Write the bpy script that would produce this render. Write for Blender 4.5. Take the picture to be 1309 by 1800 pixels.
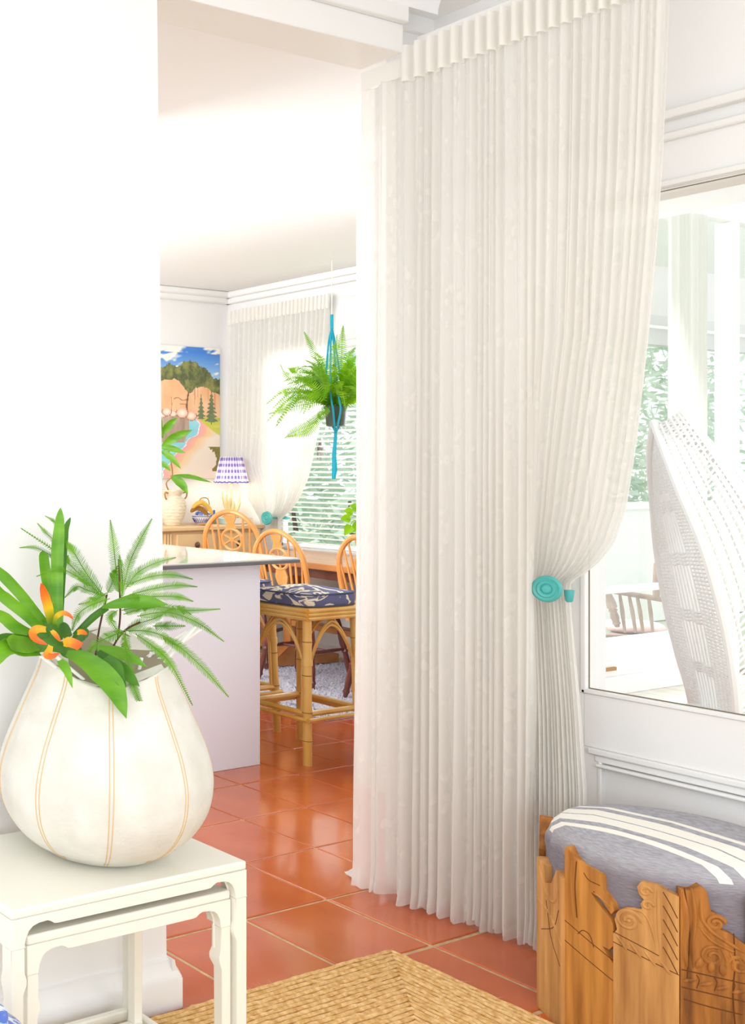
import bpy, bmesh, math, random
from mathutils import Vector, Matrix
from mathutils.geometry import tessellate_polygon
random.seed(7)
PI = math.pi
SC = bpy.context.scene
for o in list(bpy.data.objects): bpy.data.objects.remove(o)
COL = SC.collection

# ------------------------------------------------------------------ camera, sky, lamps, exposure
YAW, FPX, XC, Y0, EYE = 1.124649, 1864.66, -260.6, 827.17, 1.32
cam_d = bpy.data.cameras.new('camera'); cam = bpy.data.objects.new('camera', cam_d); COL.objects.link(cam)
cam.location = (0, 0, EYE); cam.rotation_euler = (PI/2, 0, YAW - PI/2)
cam_d.sensor_fit = 'AUTO'; cam_d.sensor_width = 36; cam_d.lens = FPX/1800*36
cam_d.shift_x = (654.5 - XC)/1800; cam_d.shift_y = -(900 - Y0)/1800
cam_d.clip_start = .05; cam_d.clip_end = 200
SC.camera = cam
w = bpy.data.worlds.new('world'); SC.world = w; w.use_nodes = True
bg = w.node_tree.nodes['Background']; bg.inputs[0].default_value = (.96, .985, 1, 1); bg.inputs[1].default_value = 1.0
def area(name, loc, target, sx, sy, power, color=(1, 1, 1)):
    d = bpy.data.lights.new(name, 'AREA'); d.shape = 'RECTANGLE'; d.size = sx; d.size_y = sy; d.energy = power; d.color = color
    o = bpy.data.objects.new(name, d); COL.objects.link(o); o.location = loc
    o.rotation_euler = (Vector(target) - Vector(loc)).to_track_quat('-Z', 'Y').to_euler(); return o
area('fill_light_behind', (-.6, -2.6, 1.9), (2.2, 2, 1.1), 2.6, 2.0, 42, (.97, .985, 1))  # added fill lamp behind the camera, no known window there
area('fill_light_kitchen', (2.35, 4.4, 2.05), (5.5, 5.4, 1.6), 1.8, 1.2, 56, (1, .99, .98))  # added fill lamp inside the dining room, out of view behind the left wall
area('window_light_dining', (7.3, 4.9, 2.1), (4.5, 4.6, .4), 1.8, 1.6, 70)
area('veranda_fill_light', (5.2, -2.6, 2.6), (4.6, 2.2, .9), 2.4, 2.0, 14)  # added fill lamp brightening the wicker chair and veranda
area('fill_light_left', (-1.3, .3, 1.7), (3, 1.6, 1.2), 1.8, 1.8, 12, (.97, .985, 1))  # added fill lamp at the left for the curtain and right wall
SC.view_settings.view_transform = 'Standard'; SC.view_settings.look = 'None'
SC.view_settings.gamma = 1; SC.view_settings.use_curve_mapping = False
SC.view_settings.exposure = .52

# ------------------------------------------------------------------ helpers
RV = Vector((math.sin(YAW), -math.cos(YAW), 0)); FV = Vector((math.cos(YAW), math.sin(YAW), 0))
def at(px, py, d):            # the point seen at a pixel of the photograph, d metres away along the optical axis
    return RV*((px - XC)/FPX*d) + Vector((0, 0, EYE + (Y0 - py)/FPX*d)) + FV*d
def ratio(px):                # y / x of the vertical plane seen at a pixel column
    a = (px - XC)/FPX; v = RV*a + FV; return v.y/v.x
def lin(c):
    return tuple((x/12.92 if x <= .04045 else ((x + .055)/1.055)**2.4) for x in (v/255 for v in c))
def C4(c): return (*lin(c), 1)

class M:
    """node material with optional noise variation and bump"""
    def __new__(cls, name, rgb, rough=.5, spec=.5, rgb2=None, scale=8, stretch=(1, 1, 1), bump=0, bscale=60, metal=0, trans=0, coat=0, detail=4, contrast=(.35, .65)):
        m = bpy.data.materials.new(name); m.use_nodes = True; nt = m.node_tree; b = nt.nodes['Principled BSDF']
        b.inputs['Base Color'].default_value = C4(rgb); b.inputs['Roughness'].default_value = rough
        b.inputs['Specular IOR Level'].default_value = spec; b.inputs['Metallic'].default_value = metal
        b.inputs['Coat Weight'].default_value = coat; b.inputs['Coat Roughness'].default_value = .08
        N = nt.nodes.new; L = nt.links.new
        tc = N('ShaderNodeTexCoord'); mp = N('ShaderNodeMapping'); mp.inputs['Scale'].default_value = stretch; L(tc.outputs['Object'], mp.inputs[0])
        if rgb2:
            n = N('ShaderNodeTexNoise'); n.inputs['Scale'].default_value = scale; n.inputs['Detail'].default_value = detail; L(mp.outputs[0], n.inputs[0])
            r = N('ShaderNodeValToRGB'); r.color_ramp.elements[0].position = contrast[0]; r.color_ramp.elements[1].position = contrast[1]
            r.color_ramp.elements[0].color = C4(rgb); r.color_ramp.elements[1].color = C4(rgb2)
            L(n.outputs[0], r.inputs[0]); L(r.outputs[0], b.inputs['Base Color'])
        if bump:
            n2 = N('ShaderNodeTexNoise'); n2.inputs['Scale'].default_value = bscale; n2.inputs['Detail'].default_value = 4; L(mp.outputs[0], n2.inputs[0])
            bp = N('ShaderNodeBump'); bp.inputs['Strength'].default_value = bump; bp.inputs['Distance'].default_value = .004
            L(n2.outputs[0], bp.inputs['Height']); L(bp.outputs[0], b.inputs['Normal'])
        if trans:
            t = N('ShaderNodeBsdfTranslucent'); mx = N('ShaderNodeMixShader'); mx.inputs[0].default_value = trans
            src = b.inputs['Base Color'].links
            if src: L(src[0].from_socket, t.inputs[0])
            else: t.inputs[0].default_value = C4(rgb)
            L(b.outputs[0], mx.inputs[1]); L(t.outputs[0], mx.inputs[2]); L(mx.outputs[0], nt.nodes['Material Output'].inputs[0])
        return m
def attr_mat(name, rough=.6):
    m = bpy.data.materials.new(name); m.use_nodes = True; b = m.node_tree.nodes['Principled BSDF']
    a = m.node_tree.nodes.new('ShaderNodeAttribute'); a.attribute_name = 'paint'
    m.node_tree.links.new(a.outputs['Color'], b.inputs['Base Color']); b.inputs['Roughness'].default_value = rough; return m

class G:
    def __init__(s): s.v = []; s.f = []; s.col = None
    def add(s, vs, fs):
        k = len(s.v); s.v += [tuple(v) for v in vs]; s.f += [tuple(i + k for i in f) for f in fs]; return s
    def box(s, a, b, rot=None, piv=None):
        x0, y0, z0 = a; x1, y1, z1 = b
        vs = [Vector(p) for p in ((x0,y0,z0),(x1,y0,z0),(x1,y1,z0),(x0,y1,z0),(x0,y0,z1),(x1,y0,z1),(x1,y1,z1),(x0,y1,z1))]
        if rot is not None:
            piv = Vector(piv or (0,0,0)); R = Matrix.Rotation(rot, 3, 'Z'); vs = [R@(v - piv) + piv for v in vs]
        return s.add(vs, ((0,3,2,1),(4,5,6,7),(0,1,5,4),(1,2,6,5),(2,3,7,6),(3,0,4,7)))
    def tube(s, pts, r, n=8, closed=False, flat=1, up=None):
        pts = [Vector(p) for p in pts]; m = len(pts)
        rs = r if isinstance(r, (list, tuple)) else [r]*m
        T = []
        for i in range(m):
            a = pts[i-1] if (i > 0 or closed) else pts[0]; b = pts[(i+1) % m] if (i < m-1 or closed) else pts[-1]
            t = b - a; T.append(t.normalized() if t.length > 1e-9 else Vector((0,0,1)))
        u = Vector(up) if up else (Vector((0,0,1)) if abs(T[0].z) < .9 else Vector((1,0,0)))
        vs = []
        for i in range(m):
            u = u - T[i]*u.dot(T[i])
            if u.length < 1e-6: u = T[i].orthogonal()
            u.normalize(); q = T[i].cross(u)
            for k in range(n):
                a = 2*PI*k/n; vs.append(pts[i] + (u*math.cos(a)*flat + q*math.sin(a))*rs[i])
        fs = []
        for i in range(m if closed else m-1):
            j = (i+1) % m
            for k in range(n): fs.append((i*n+k, i*n+(k+1) % n, j*n+(k+1) % n, j*n+k))
        if not closed: fs += [tuple(range(n-1, -1, -1)), tuple((m-1)*n + k for k in range(n))]
        return s.add(vs, fs)
    def lathe(s, prof, c=(0,0,0), n=32, mtx=None, fn=None):
        vs = []; c = Vector(c)
        for (r, z) in prof:
            for k in range(n):
                a = 2*PI*k/n; p = Vector((r*math.cos(a), r*math.sin(a), z))
                if fn: p = fn(p, a)
                vs.append((mtx@p if mtx else p) + c)
        fs = [(i*n+k, i*n+(k+1) % n, (i+1)*n+(k+1) % n, (i+1)*n+k) for i in range(len(prof)-1) for k in range(n)]
        if prof[0][0] > 1e-5: fs.append(tuple(range(n-1, -1, -1)))
        if prof[-1][0] > 1e-5: fs.append(tuple((len(prof)-1)*n + k for k in range(n)))
        return s.add(vs, fs)
    def ext(s, outline, o, ux, uz, thick):     # outline (u,v) in plane o+u*ux+v*uz, extruded along ux x uz
        o = Vector(o); ux = Vector(ux); uz = Vector(uz); nn = ux.cross(uz).normalized()*thick; n = len(outline)
        a = [o + ux*u + uz*v for u, v in outline]
        caps = [tuple(range(n-1, -1, -1)), tuple(range(n, 2*n))]
        if n > 9:
            tr = tessellate_polygon([[Vector((u, v, 0)) for u, v in outline]]); caps = []
            for t in tr:
                (ax, ay), (bx, by), (cx, cy) = (outline[k] for k in t)
                if (bx-ax)*(cy-ay)-(by-ay)*(cx-ax) < 0: t = t[::-1]
                caps += [tuple(reversed(t)), tuple(k+n for k in t)]
        return s.add(a + [p + nn for p in a], caps + [(i, (i+1) % n, n+(i+1) % n, n+i) for i in range(n)])
    def grid(s, fn, nu, nv):
        vs = [fn(i/nu, j/nv) for j in range(nv+1) for i in range(nu+1)]
        return s.add(vs, [(j*(nu+1)+i, j*(nu+1)+i+1, (j+1)*(nu+1)+i+1, (j+1)*(nu+1)+i) for j in range(nv) for i in range(nu)])
    def build(s, name, mat, parent=None, smooth=35, bevel=0, kind=None, world=False):
        me = bpy.data.meshes.new(name)
        vs = s.v
        root = parent
        while root and root.parent: root = root.parent
        if world and root: inv = root.matrix_basis.inverted(); vs = [inv@Vector(v) for v in vs]
        me.from_pydata([tuple(v) for v in vs], [], s.f); me.update()
        if smooth: me.shade_smooth(); me.set_sharp_from_angle(angle=math.radians(smooth))
        else: me.shade_flat()
        if mat: me.materials.append(mat)
        o = bpy.data.objects.new(name, me); COL.objects.link(o)
        if parent: o.parent = parent
        if bevel:
            b = o.modifiers.new('bevel', 'BEVEL'); b.width = bevel; b.segments = 2; b.limit_method = 'ANGLE'
        if kind: o['kind'] = kind
        return o
def tag(o, label, cat, group=None):
    o['label'] = label; o['category'] = cat
    if group: o['group'] = group
    return o
def thing(name, label, cat, loc=(0,0,0), rz=0, group=None, scale=1):
    o = bpy.data.objects.new(name, None); COL.objects.link(o); o.location = loc; o.rotation_euler = (0,0,rz); o.scale = (scale,)*3
    o.empty_display_size = .1
    return tag(o, label, cat, group)
def struct(g, name, mat, parent=None, **k):
    o = g.build(name, mat, parent, **k)
    if not parent: o['kind'] = 'structure'
    return o
def dup(r, loc, rz, label, scale=1):
    c = r.copy(); COL.objects.link(c); c.location = loc; c.rotation_euler = (0,0,rz); c.scale = (scale,)*3; c['label'] = label
    for ch in list(r.children):
        d = ch.copy(); COL.objects.link(d); d.parent = c
        for g in list(ch.children):
            e = g.copy(); COL.objects.link(e); e.parent = d
    return c
def smooth_path(pts, n=20):     # catmull-rom through points (Vectors or tuples)
    P = [Vector(p) for p in pts]; P = [P[0]*2 - P[1]] + P + [P[-1]*2 - P[-2]]; out = []
    m = len(P) - 3
    for i in range(n+1):
        t = i/n*m; k = min(int(t), m-1); t -= k; a, b, c, d = P[k:k+4]
        out.append(.5*((2*b) + (c-a)*t + (2*a-5*b+4*c-d)*t*t + (3*b-3*c+d-a)*t**3))
    return out
def lerp_tab(tab, x):
    if x <= tab[0][0]: return tab[0][1]
    for (a, b), (c, d) in zip(tab, tab[1:]):
        if x <= c:
            t = (x-a)/(c-a); return b + (d-b)*t
    return tab[-1][1]

# ------------------------------------------------------------------ materials
WALL = M('white_wall_paint', (240, 240, 240), .7, .2, bump=.03, bscale=120)
TRIM = M('white_gloss_trim', (238, 238, 237), .35, .5)
CEIL = M('ceiling_paint', (241, 241, 241), .8, .2)
TILE = M('terracotta_tile', (188, 86, 36), .17, .5, (204, 102, 48), 3.5, bump=.10, bscale=9, coat=.4)
GROUT = M('sand_grout', (214, 186, 146), .85, .2, (190, 160, 122), 30)
LACQ = M('ivory_lacquer', (240, 238, 226), .25, .5, coat=.3)
CER = M('chalky_ceramic', (214, 211, 201), .6, .3, (226, 224, 216), 14, bump=.25, bscale=140)
TAN = M('tan_inlay', (214, 182, 132), .7, .3)
TEAL = M('teal_lacquer', (76, 176, 172), .35, .5)
GREEN = M('bromeliad_green', (86, 150, 22), .4, .5, (122, 182, 40), 7, (1, 1, 3), trans=.25)
DKGREEN = M('deep_leaf_green', (58, 112, 20), .4, .5, (84, 142, 34), 9, trans=.2)
FROND = M('umbrella_fern_green', (84, 144, 20), .55, .4, (126, 184, 44), 10, trans=.3)
FERN = M('boston_fern_green', (98, 168, 10), .5, .4, (158, 204, 32), 9, trans=.35)
LIME = M('lime_leaf', (158, 214, 10), .45, .4, (136, 200, 8), 12, trans=.35)
STEM = M('brown_stem', (84, 50, 34), .7)
BAMB = M('honey_bamboo', (216, 160, 62), .35, .5, (236, 194, 110), 5, (1, 1, .35), bump=.05, bscale=40, coat=.2)
NODE = M('bamboo_node', (120, 70, 24), .6)
PINE = M('honey_pine', (220, 148, 74), .4, .5, (236, 174, 104), 9, (1, 1, .2), coat=.2)
DKWOOD = M('dark_turned_wood', (96, 48, 40), .4, .5, (124, 66, 52), 10, coat=.2)
SIDEB = M('limed_pine', (216, 178, 126), .5, .4, (232, 202, 156), 7, (.3, 1, 1))
TABLEW = M('table_oak', (190, 122, 62), .35, .5, (206, 142, 84), 8, (1, .2, 1), coat=.2)
OLD = M('weathered_teak', (138, 80, 30), .65, .3, (214, 148, 70), 42, (1, 1, .07), bump=.5, bscale=70, detail=8, contrast=(.25, .72))
OLD2 = M('pale_teak', (156, 104, 54), .65, .3, (218, 164, 98), 42, (1, 1, .08), bump=.5, bscale=70, detail=8, contrast=(.25, .72))
OLD3 = M('dark_teak', (92, 52, 22), .65, .3, (186, 120, 52), 46, (1, 1, .1), bump=.6, bscale=70, detail=8, contrast=(.28, .7))
CARVE = M('carving_groove', (104, 62, 28), .8, .2)
WICK = M('white_wicker', (248, 248, 246), .5, .4)
GREY = M('counter_edge', (92, 94, 98), .3, .5)
TOPM = M('polished_counter', (196, 192, 186), .04, .6, coat=.6)
PANEL = M('cool_white_panel', (236, 239, 248), .5, .3)
RAFF = M('pale_straw_trim', (224, 208, 170), .8)
YEL = M('banana_yellow', (236, 190, 70), .5, .4, (216, 176, 80), 14)
BLUEC = M('blue_glaze', (96, 96, 190), .25, .5)
WHITEC = M('white_glaze', (240, 238, 234), .2, .5)
CREAM = M('cream_coral', (236, 226, 180), .5, .4, (228, 206, 140), 9)
TURQ = M('turquoise_cord', (24, 160, 186), .7, .3)
BLACKP = M('dark_pot', (60, 76, 58), .4)
STICK = M('white_painted_stick', (236, 236, 232), .6)
SHADE_IN = M('pot_interior', (150, 140, 118), .8)  # darker than the outside: shade of the hollow put into the colour
BRASS = M('aged_metal', (110, 88, 70), .4, metal=.6)
CANE = M('cane_handle', (176, 130, 74), .6)
CHIMEM = M('grey_metal_chime', (120, 112, 108), .4, metal=.5)

def orange_mat():
    m = bpy.data.materials.new('orange_bract'); m.use_nodes = True; nt = m.node_tree; b = nt.nodes['Principled BSDF']
    a = nt.nodes.new('ShaderNodeAttribute'); a.attribute_name = 'paint'; nt.links.new(a.outputs['Color'], b.inputs['Base Color']); b.inputs['Roughness'].default_value = .4
    return m
BRACT = orange_mat()

def sheer(name, alpha, lace, col=(247, 245, 241)):
    m = bpy.data.materials.new(name); m.use_nodes = True; nt = m.node_tree; N = nt.nodes.new; L = nt.links.new
    nt.nodes.remove(nt.nodes['Principled BSDF'])
    df = N('ShaderNodeBsdfDiffuse'); tl = N('ShaderNodeBsdfTranslucent'); tp = N('ShaderNodeBsdfTransparent')
    df.inputs[0].default_value = C4(col); tl.inputs[0].default_value = C4(col); tp.inputs[0].default_value = (1, 1, 1, 1)
    m1 = N('ShaderNodeMixShader'); m1.inputs[0].default_value = .5; L(df.outputs[0], m1.inputs[1]); L(tl.outputs[0], m1.inputs[2])
    m2 = N('ShaderNodeMixShader'); L(m1.outputs[0], m2.inputs[1]); L(tp.outputs[0], m2.inputs[2])
    uv = N('ShaderNodeUVMap'); uv.uv_map = 'UVMap'; mp = N('ShaderNodeMapping'); mp.inputs['Scale'].default_value = (14, 14, 1); L(uv.outputs[0], mp.inputs[0])
    vo = N('ShaderNodeTexVoronoi'); vo.feature = 'SMOOTH_F1'; vo.inputs['Scale'].default_value = 2.2; L(mp.outputs[0], vo.inputs[0])
    no = N('ShaderNodeTexNoise'); no.inputs['Scale'].default_value = .5; no.inputs['Detail'].default_value = 3; L(mp.outputs[0], no.inputs[0])
    r0 = N('ShaderNodeValToRGB'); r0.color_ramp.elements[0].position = .3; r0.color_ramp.elements[1].position = .42; L(vo.outputs[0], r0.inputs[0])
    r = N('ShaderNodeValToRGB'); r.color_ramp.elements[0].position = .5; r.color_ramp.elements[1].position = .6; L(no.outputs[0], r.inputs[0])
    inv = N('ShaderNodeMath'); inv.operation = 'SUBTRACT'; inv.inputs[0].default_value = 1; L(r0.outputs[0], inv.inputs[1])
    g = N('ShaderNodeMath'); g.operation = 'MULTIPLY'; L(inv.outputs[0], g.inputs[0]); L(r.outputs[0], g.inputs[1])
    a = N('ShaderNodeMath'); a.operation = 'MULTIPLY_ADD'; a.inputs[1].default_value = -lace; a.inputs[2].default_value = alpha; a.use_clamp = True; L(g.outputs[0], a.inputs[0]); L(a.outputs[0], m2.inputs[0])
    bp = N('ShaderNodeBump'); bp.inputs['Strength'].default_value = .12; bp.inputs['Distance'].default_value = .002; L(g.outputs[0], bp.inputs['Height']); L(bp.outputs[0], df.inputs['Normal'])
    L(m2.outputs[0], nt.nodes['Material Output'].inputs[0]); return m
SHEER = sheer('lace_sheer', .15, .09)
SHEER_FAR = sheer('far_sheer', .14, .05, (247, 246, 243))
HEADT = M('curtain_tape', (245, 243, 238), .8, .2, trans=.3)
def glass():
    m = bpy.data.materials.new('window_glass'); m.use_nodes = True; nt = m.node_tree; N = nt.nodes.new; L = nt.links.new
    nt.nodes.remove(nt.nodes['Principled BSDF'])
    lw = N('ShaderNodeLayerWeight'); lw.inputs[0].default_value = .5; pw = N('ShaderNodeMath'); pw.operation = 'POWER'; pw.inputs[1].default_value = 4; L(lw.outputs['Facing'], pw.inputs[0])
    f = N('ShaderNodeMath'); f.operation = 'MULTIPLY_ADD'; f.inputs[1].default_value = .6; f.inputs[2].default_value = .04; L(pw.outputs[0], f.inputs[0]); t = N('ShaderNodeBsdfTransparent'); g = N('ShaderNodeBsdfGlossy'); g.inputs['Roughness'].default_value = .0
    t.inputs[0].default_value = (.99, .995, .992, 1); mx = N('ShaderNodeMixShader'); L(f.outputs[0], mx.inputs[0]); L(t.outputs[0], mx.inputs[1]); L(g.outputs[0], mx.inputs[2]); L(mx.outputs[0], nt.nodes['Material Output'].inputs[0]); return m
GLASS = glass()
def stripes_mat(name, base, stripes, axis=0):
    """woven cloth with cream stripes; stripes: list of (lo, hi) in object coordinates along axis"""
    m = bpy.data.materials.new(name); m.use_nodes = True; nt = m.node_tree; N = nt.nodes.new; L = nt.links.new; b = nt.nodes['Principled BSDF']
    tc = N('ShaderNodeTexCoord'); sp = N('ShaderNodeSeparateXYZ'); L(tc.outputs['Object'], sp.inputs[0])
    cur = None
    for lo, hi in stripes:
        a = N('ShaderNodeMath'); a.operation = 'COMPARE'; a.inputs[1].default_value = (lo+hi)/2; a.inputs[2].default_value = (hi-lo)/2; L(sp.outputs[axis], a.inputs[0])
        if cur is None: cur = a.outputs[0]
        else:
            s = N('ShaderNodeMath'); s.operation = 'MAXIMUM'; L(cur, s.inputs[0]); L(a.outputs[0], s.inputs[1]); cur = s.outputs[0]
    zt_ = N('ShaderNodeMath'); zt_.operation = 'GREATER_THAN'; zt_.inputs[1].default_value = .43; L(sp.outputs[2], zt_.inputs[0])
    zm = N('ShaderNodeMath'); zm.operation = 'MULTIPLY'; L(cur, zm.inputs[0]); L(zt_.outputs[0], zm.inputs[1]); cur = zm.outputs[0]
    wv = N('ShaderNodeTexNoise'); wv.inputs['Scale'].default_value = 1; mp = N('ShaderNodeMapping'); mp.inputs['Scale'].default_value = (60, 60, 700); L(tc.outputs['Object'], mp.inputs[0]); L(mp.outputs[0], wv.inputs[0])
    r = N('ShaderNodeValToRGB'); r.color_ramp.elements[0].position = .35; r.color_ramp.elements[1].position = .7; r.color_ramp.elements[0].color = C4(base); r.color_ramp.elements[1].color = C4(tuple(min(255, v+26) for v in base)); L(wv.outputs[0], r.inputs[0])
    dk = N('ShaderNodeMix'); dk.data_type = 'RGBA'; dk.blend_type = 'MULTIPLY'; dk.inputs[0].default_value = 1; L(r.outputs[0], dk.inputs[6])
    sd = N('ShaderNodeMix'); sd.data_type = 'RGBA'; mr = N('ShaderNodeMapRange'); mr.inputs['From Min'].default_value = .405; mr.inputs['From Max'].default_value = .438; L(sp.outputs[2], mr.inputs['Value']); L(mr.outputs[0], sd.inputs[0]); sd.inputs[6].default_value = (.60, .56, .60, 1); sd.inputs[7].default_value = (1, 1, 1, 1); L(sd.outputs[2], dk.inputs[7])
    mx = N('ShaderNodeMix'); mx.data_type = 'RGBA'; L(cur, mx.inputs[0]); L(dk.outputs[2], mx.inputs[6]); mx.inputs[7].default_value = C4((238, 234, 224)); L(mx.outputs[2], b.inputs['Base Color'])
    b.inputs['Roughness'].default_value = .9; b.inputs['Specular IOR Level'].default_value = .1
    bp = N('ShaderNodeBump'); bp.inputs['Strength'].default_value = .3; bp.inputs['Distance'].default_value = .002; L(wv.outputs[0], bp.inputs['Height']); L(bp.outputs[0], b.inputs['Normal']); return m
def ikat_mat():
    m = bpy.data.materials.new('ikat_cotton'); m.use_nodes = True; nt = m.node_tree; N = nt.nodes.new; L = nt.links.new; b = nt.nodes['Principled BSDF']
    tc = N('ShaderNodeTexCoord'); mp = N('ShaderNodeMapping'); mp.inputs['Scale'].default_value = (16, 16, 26); L(tc.outputs['Object'], mp.inputs[0])
    n = N('ShaderNodeTexNoise'); n.inputs['Scale'].default_value = .7; n.inputs['Detail'].default_value = 1.5; n.inputs['Distortion'].default_value = 1.6; L(mp.outputs[0], n.inputs[0])
    r = N('ShaderNodeValToRGB'); e = r.color_ramp.elements; e[0].position = .5; e[0].color = C4((92, 96, 130)); e[1].position = .53; e[1].color = C4((232, 222, 196))
    x = e.new(.64); x.color = C4((228, 216, 186)); x2 = e.new(.67); x2.color = C4((104, 108, 142)); L(n.outputs[0], r.inputs[0]); L(r.outputs[0], b.inputs['Base Color']); b.inputs['Roughness'].default_value = .85
    return m
IKAT = ikat_mat()
def bluewhite_mat():
    m = bpy.data.materials.new('blue_and_white_glaze'); m.use_nodes = True; nt = m.node_tree; N = nt.nodes.new; L = nt.links.new; b = nt.nodes['Principled BSDF']
    tc = N('ShaderNodeTexCoord'); n = N('ShaderNodeTexNoise'); n.inputs['Scale'].default_value = 22; n.inputs['Distortion'].default_value = 2; n.inputs['Detail'].default_value = 2; L(tc.outputs['Object'], n.inputs[0])
    r = N('ShaderNodeValToRGB'); e = r.color_ramp.elements; e[0].position = .47; e[0].color = C4((72, 110, 204)); e[1].position = .56; e[1].color = C4((222, 230, 248)); x = e.new(.51); x.color = C4((120, 158, 232)); L(n.outputs[0], r.inputs[0]); L(r.outputs[0], b.inputs['Base Color']); b.inputs['Roughness'].default_value = .2; return m
def jute_mat():
    m = M('jute_braid', (206, 158, 92), .9, .1, (236, 200, 144), 60, (1, 1, 1), bump=.5, bscale=220, detail=6); return m
JUTE = jute_mat()

# ------------------------------------------------------------------ floor: slab of grout with separate terracotta tiles
YF = 2.03          # front face of the left wall
YH = 2.09          # front face of the header beam
XR = 3.12          # window wall of the front room
XD, YB, ZC = 6.22, 6.20, 2.70   # dining room: window wall, painting wall, ceiling
floor = struct(G().box((-1.0, -1.2, -.06), (6.3, 6.3, -.0035)), 'floor', GROUT)
def line_list(known, step, lo, hi):
    k = sorted(known)
    while k[0] > lo: k.insert(0, k[0]-step)
    while k[-1] < hi: k.append(k[-1]+step)
    return k
LX = line_list([2.04, 2.388, 2.728, 3.067, 3.40, 3.733, 4.06, 4.387], .333, 1.0, 6.1)
LY = line_list([1.613, 1.9635, 2.318, 2.65, 2.985, 3.32, 3.633, 3.96], .333, 1.0, 6.1)
def tile_mesh(w, h, tw):
    b = .003; g = G()
    lo = [(-w, -h), (w, -h), (w, h), (-w, h)]; hi = [(-w+b, -h+b), (w-b, -h+b), (w-b, h-b), (-w+b, h-b)]
    g.add([(x, y, -.01) for x, y in lo] + [(x, y, -.002) for x, y in lo] + [(x, y, tw[i]) for i, (x, y) in enumerate(hi)],
          [(4,5,9,8), (5,6,10,9), (6,7,11,10), (7,4,8,11), (8,9,10,11), (0,1,5,4), (1,2,6,5), (2,3,7,6), (3,0,4,7)])
    return g
rt = random.Random(3)
for i in range(len(LX)-1):
    for j in range(len(LY)-1):
        x0, x1, y0, y1 = LX[i], LX[i+1], LY[j], LY[j+1]; cx, cy = (x0+x1)/2, (y0+y1)/2
        if cy < 1.4 and cx > 3.2 or cx > 6.15 or cy > 6.15 or cy < 1.0: continue
        if cy < 1.6 and cx < 1.5: continue
        px = XC + FPX*(Vector((cx, cy, 0)).dot(RV)/Vector((cx, cy, 0)).dot(FV))
        if px < 180 or px > 1250: continue
        gap = .0068 if cy < 2.3 else .0035
        g = tile_mesh((x1-x0)/2-gap, (y1-y0)/2-gap, [rt.uniform(-.0006, .0006) for _ in range(4)])
        g.v = [(x+cx+rt.uniform(-.0008, .0008), y+cy+rt.uniform(-.0008, .0008), z) for x, y, z in g.v]
        g.build('tile', TILE, floor, smooth=0)

# ------------------------------------------------------------------ walls, header, ceilings
g = G()
pts = [(-1.0, 0), (1.835, 0), (1.800, 2.75), (-1.0, 2.75)]
g.ext(pts, (0, YF+.15, 0), (1,0,0), (0,0,1), .15)
struct(g, 'wall_left', WALL)
def baseboard(name, x0, x1, y, h=.12, t=.03):
    prof = [(0,0),(-t,0),(-t,h*.62),(-t*.75,h*.72),(-t*.4,h*.86),(-t*.3,h*.97),(0,h)]
    g = G(); n = len(prof); a = [(x0, y+u, v) for u, v in prof]; b = [(x1+(-u)*.85, y+u, v) for u, v in prof]
    g.add(a+b, [(i, (i+1) % n, n+(i+1) % n, n+i) for i in range(n)] + [tuple(range(n-1,-1,-1)), tuple(range(n,2*n))])
    return struct(g, name, TRIM)
baseboard('baseboard_left', -1.0, 1.832, YF)
g = G(); q = [(0,0),(.03,0),(.03,.075),(.022,.087),(.011,.103),(.008,.117),(0,.12)]      # return of the skirting round the wall end
a = [(1.834+u, YF-.02, v) for u, v in q]; b = [(1.834+u, YF+.15, v) for u, v in q]; n = len(q)
g.add(a+b, [(i, (i+1) % n, n+(i+1) % n, n+i) for i in range(n)] + [tuple(range(n-1,-1,-1)), tuple(range(n,2*n))]); struct(g, 'baseboard_left_end', TRIM)
# header beam over the opening, with a stepped fascia
g = G(); g.box((1.80, YH, 2.533), (2.776, YH+.145, 2.75)); struct(g, 'trim_1', TRIM, bevel=.003)
g = G(); g.box((1.80, YH-.02, 2.615), (2.776, YH, 2.75)); struct(g, 'trim_2', TRIM, bevel=.004)
g = G(); n = 10   # cove between header and ceiling
prof = [(0, 2.66)] + [(-.09*(1-math.cos(k/n*PI/2)), 2.66+.09*math.sin(k/n*PI/2)) for k in range(1, n+1)] + [(0, 2.75)]
a = [(1.2, YH-.02+u, v) for u, v in prof]; b = [(2.9, YH-.02+u, v) for u, v in prof]; n = len(prof)
g.add(a+b, [(i, (i+1) % n, n+(i+1) % n, n+i) for i in range(n)] + [tuple(range(n-1,-1,-1)), tuple(range(n,2*n))]); struct(g, 'trim_3', CEIL)
struct(G().box((-1.0, -1.4, 2.75), (3.3, YH+.15, 2.8)), 'ceiling', CEIL)
struct(G().box((1.8, YH+.15, ZC), (6.5, 6.5, ZC+.05)), 'ceiling_dining', CEIL)
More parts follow.
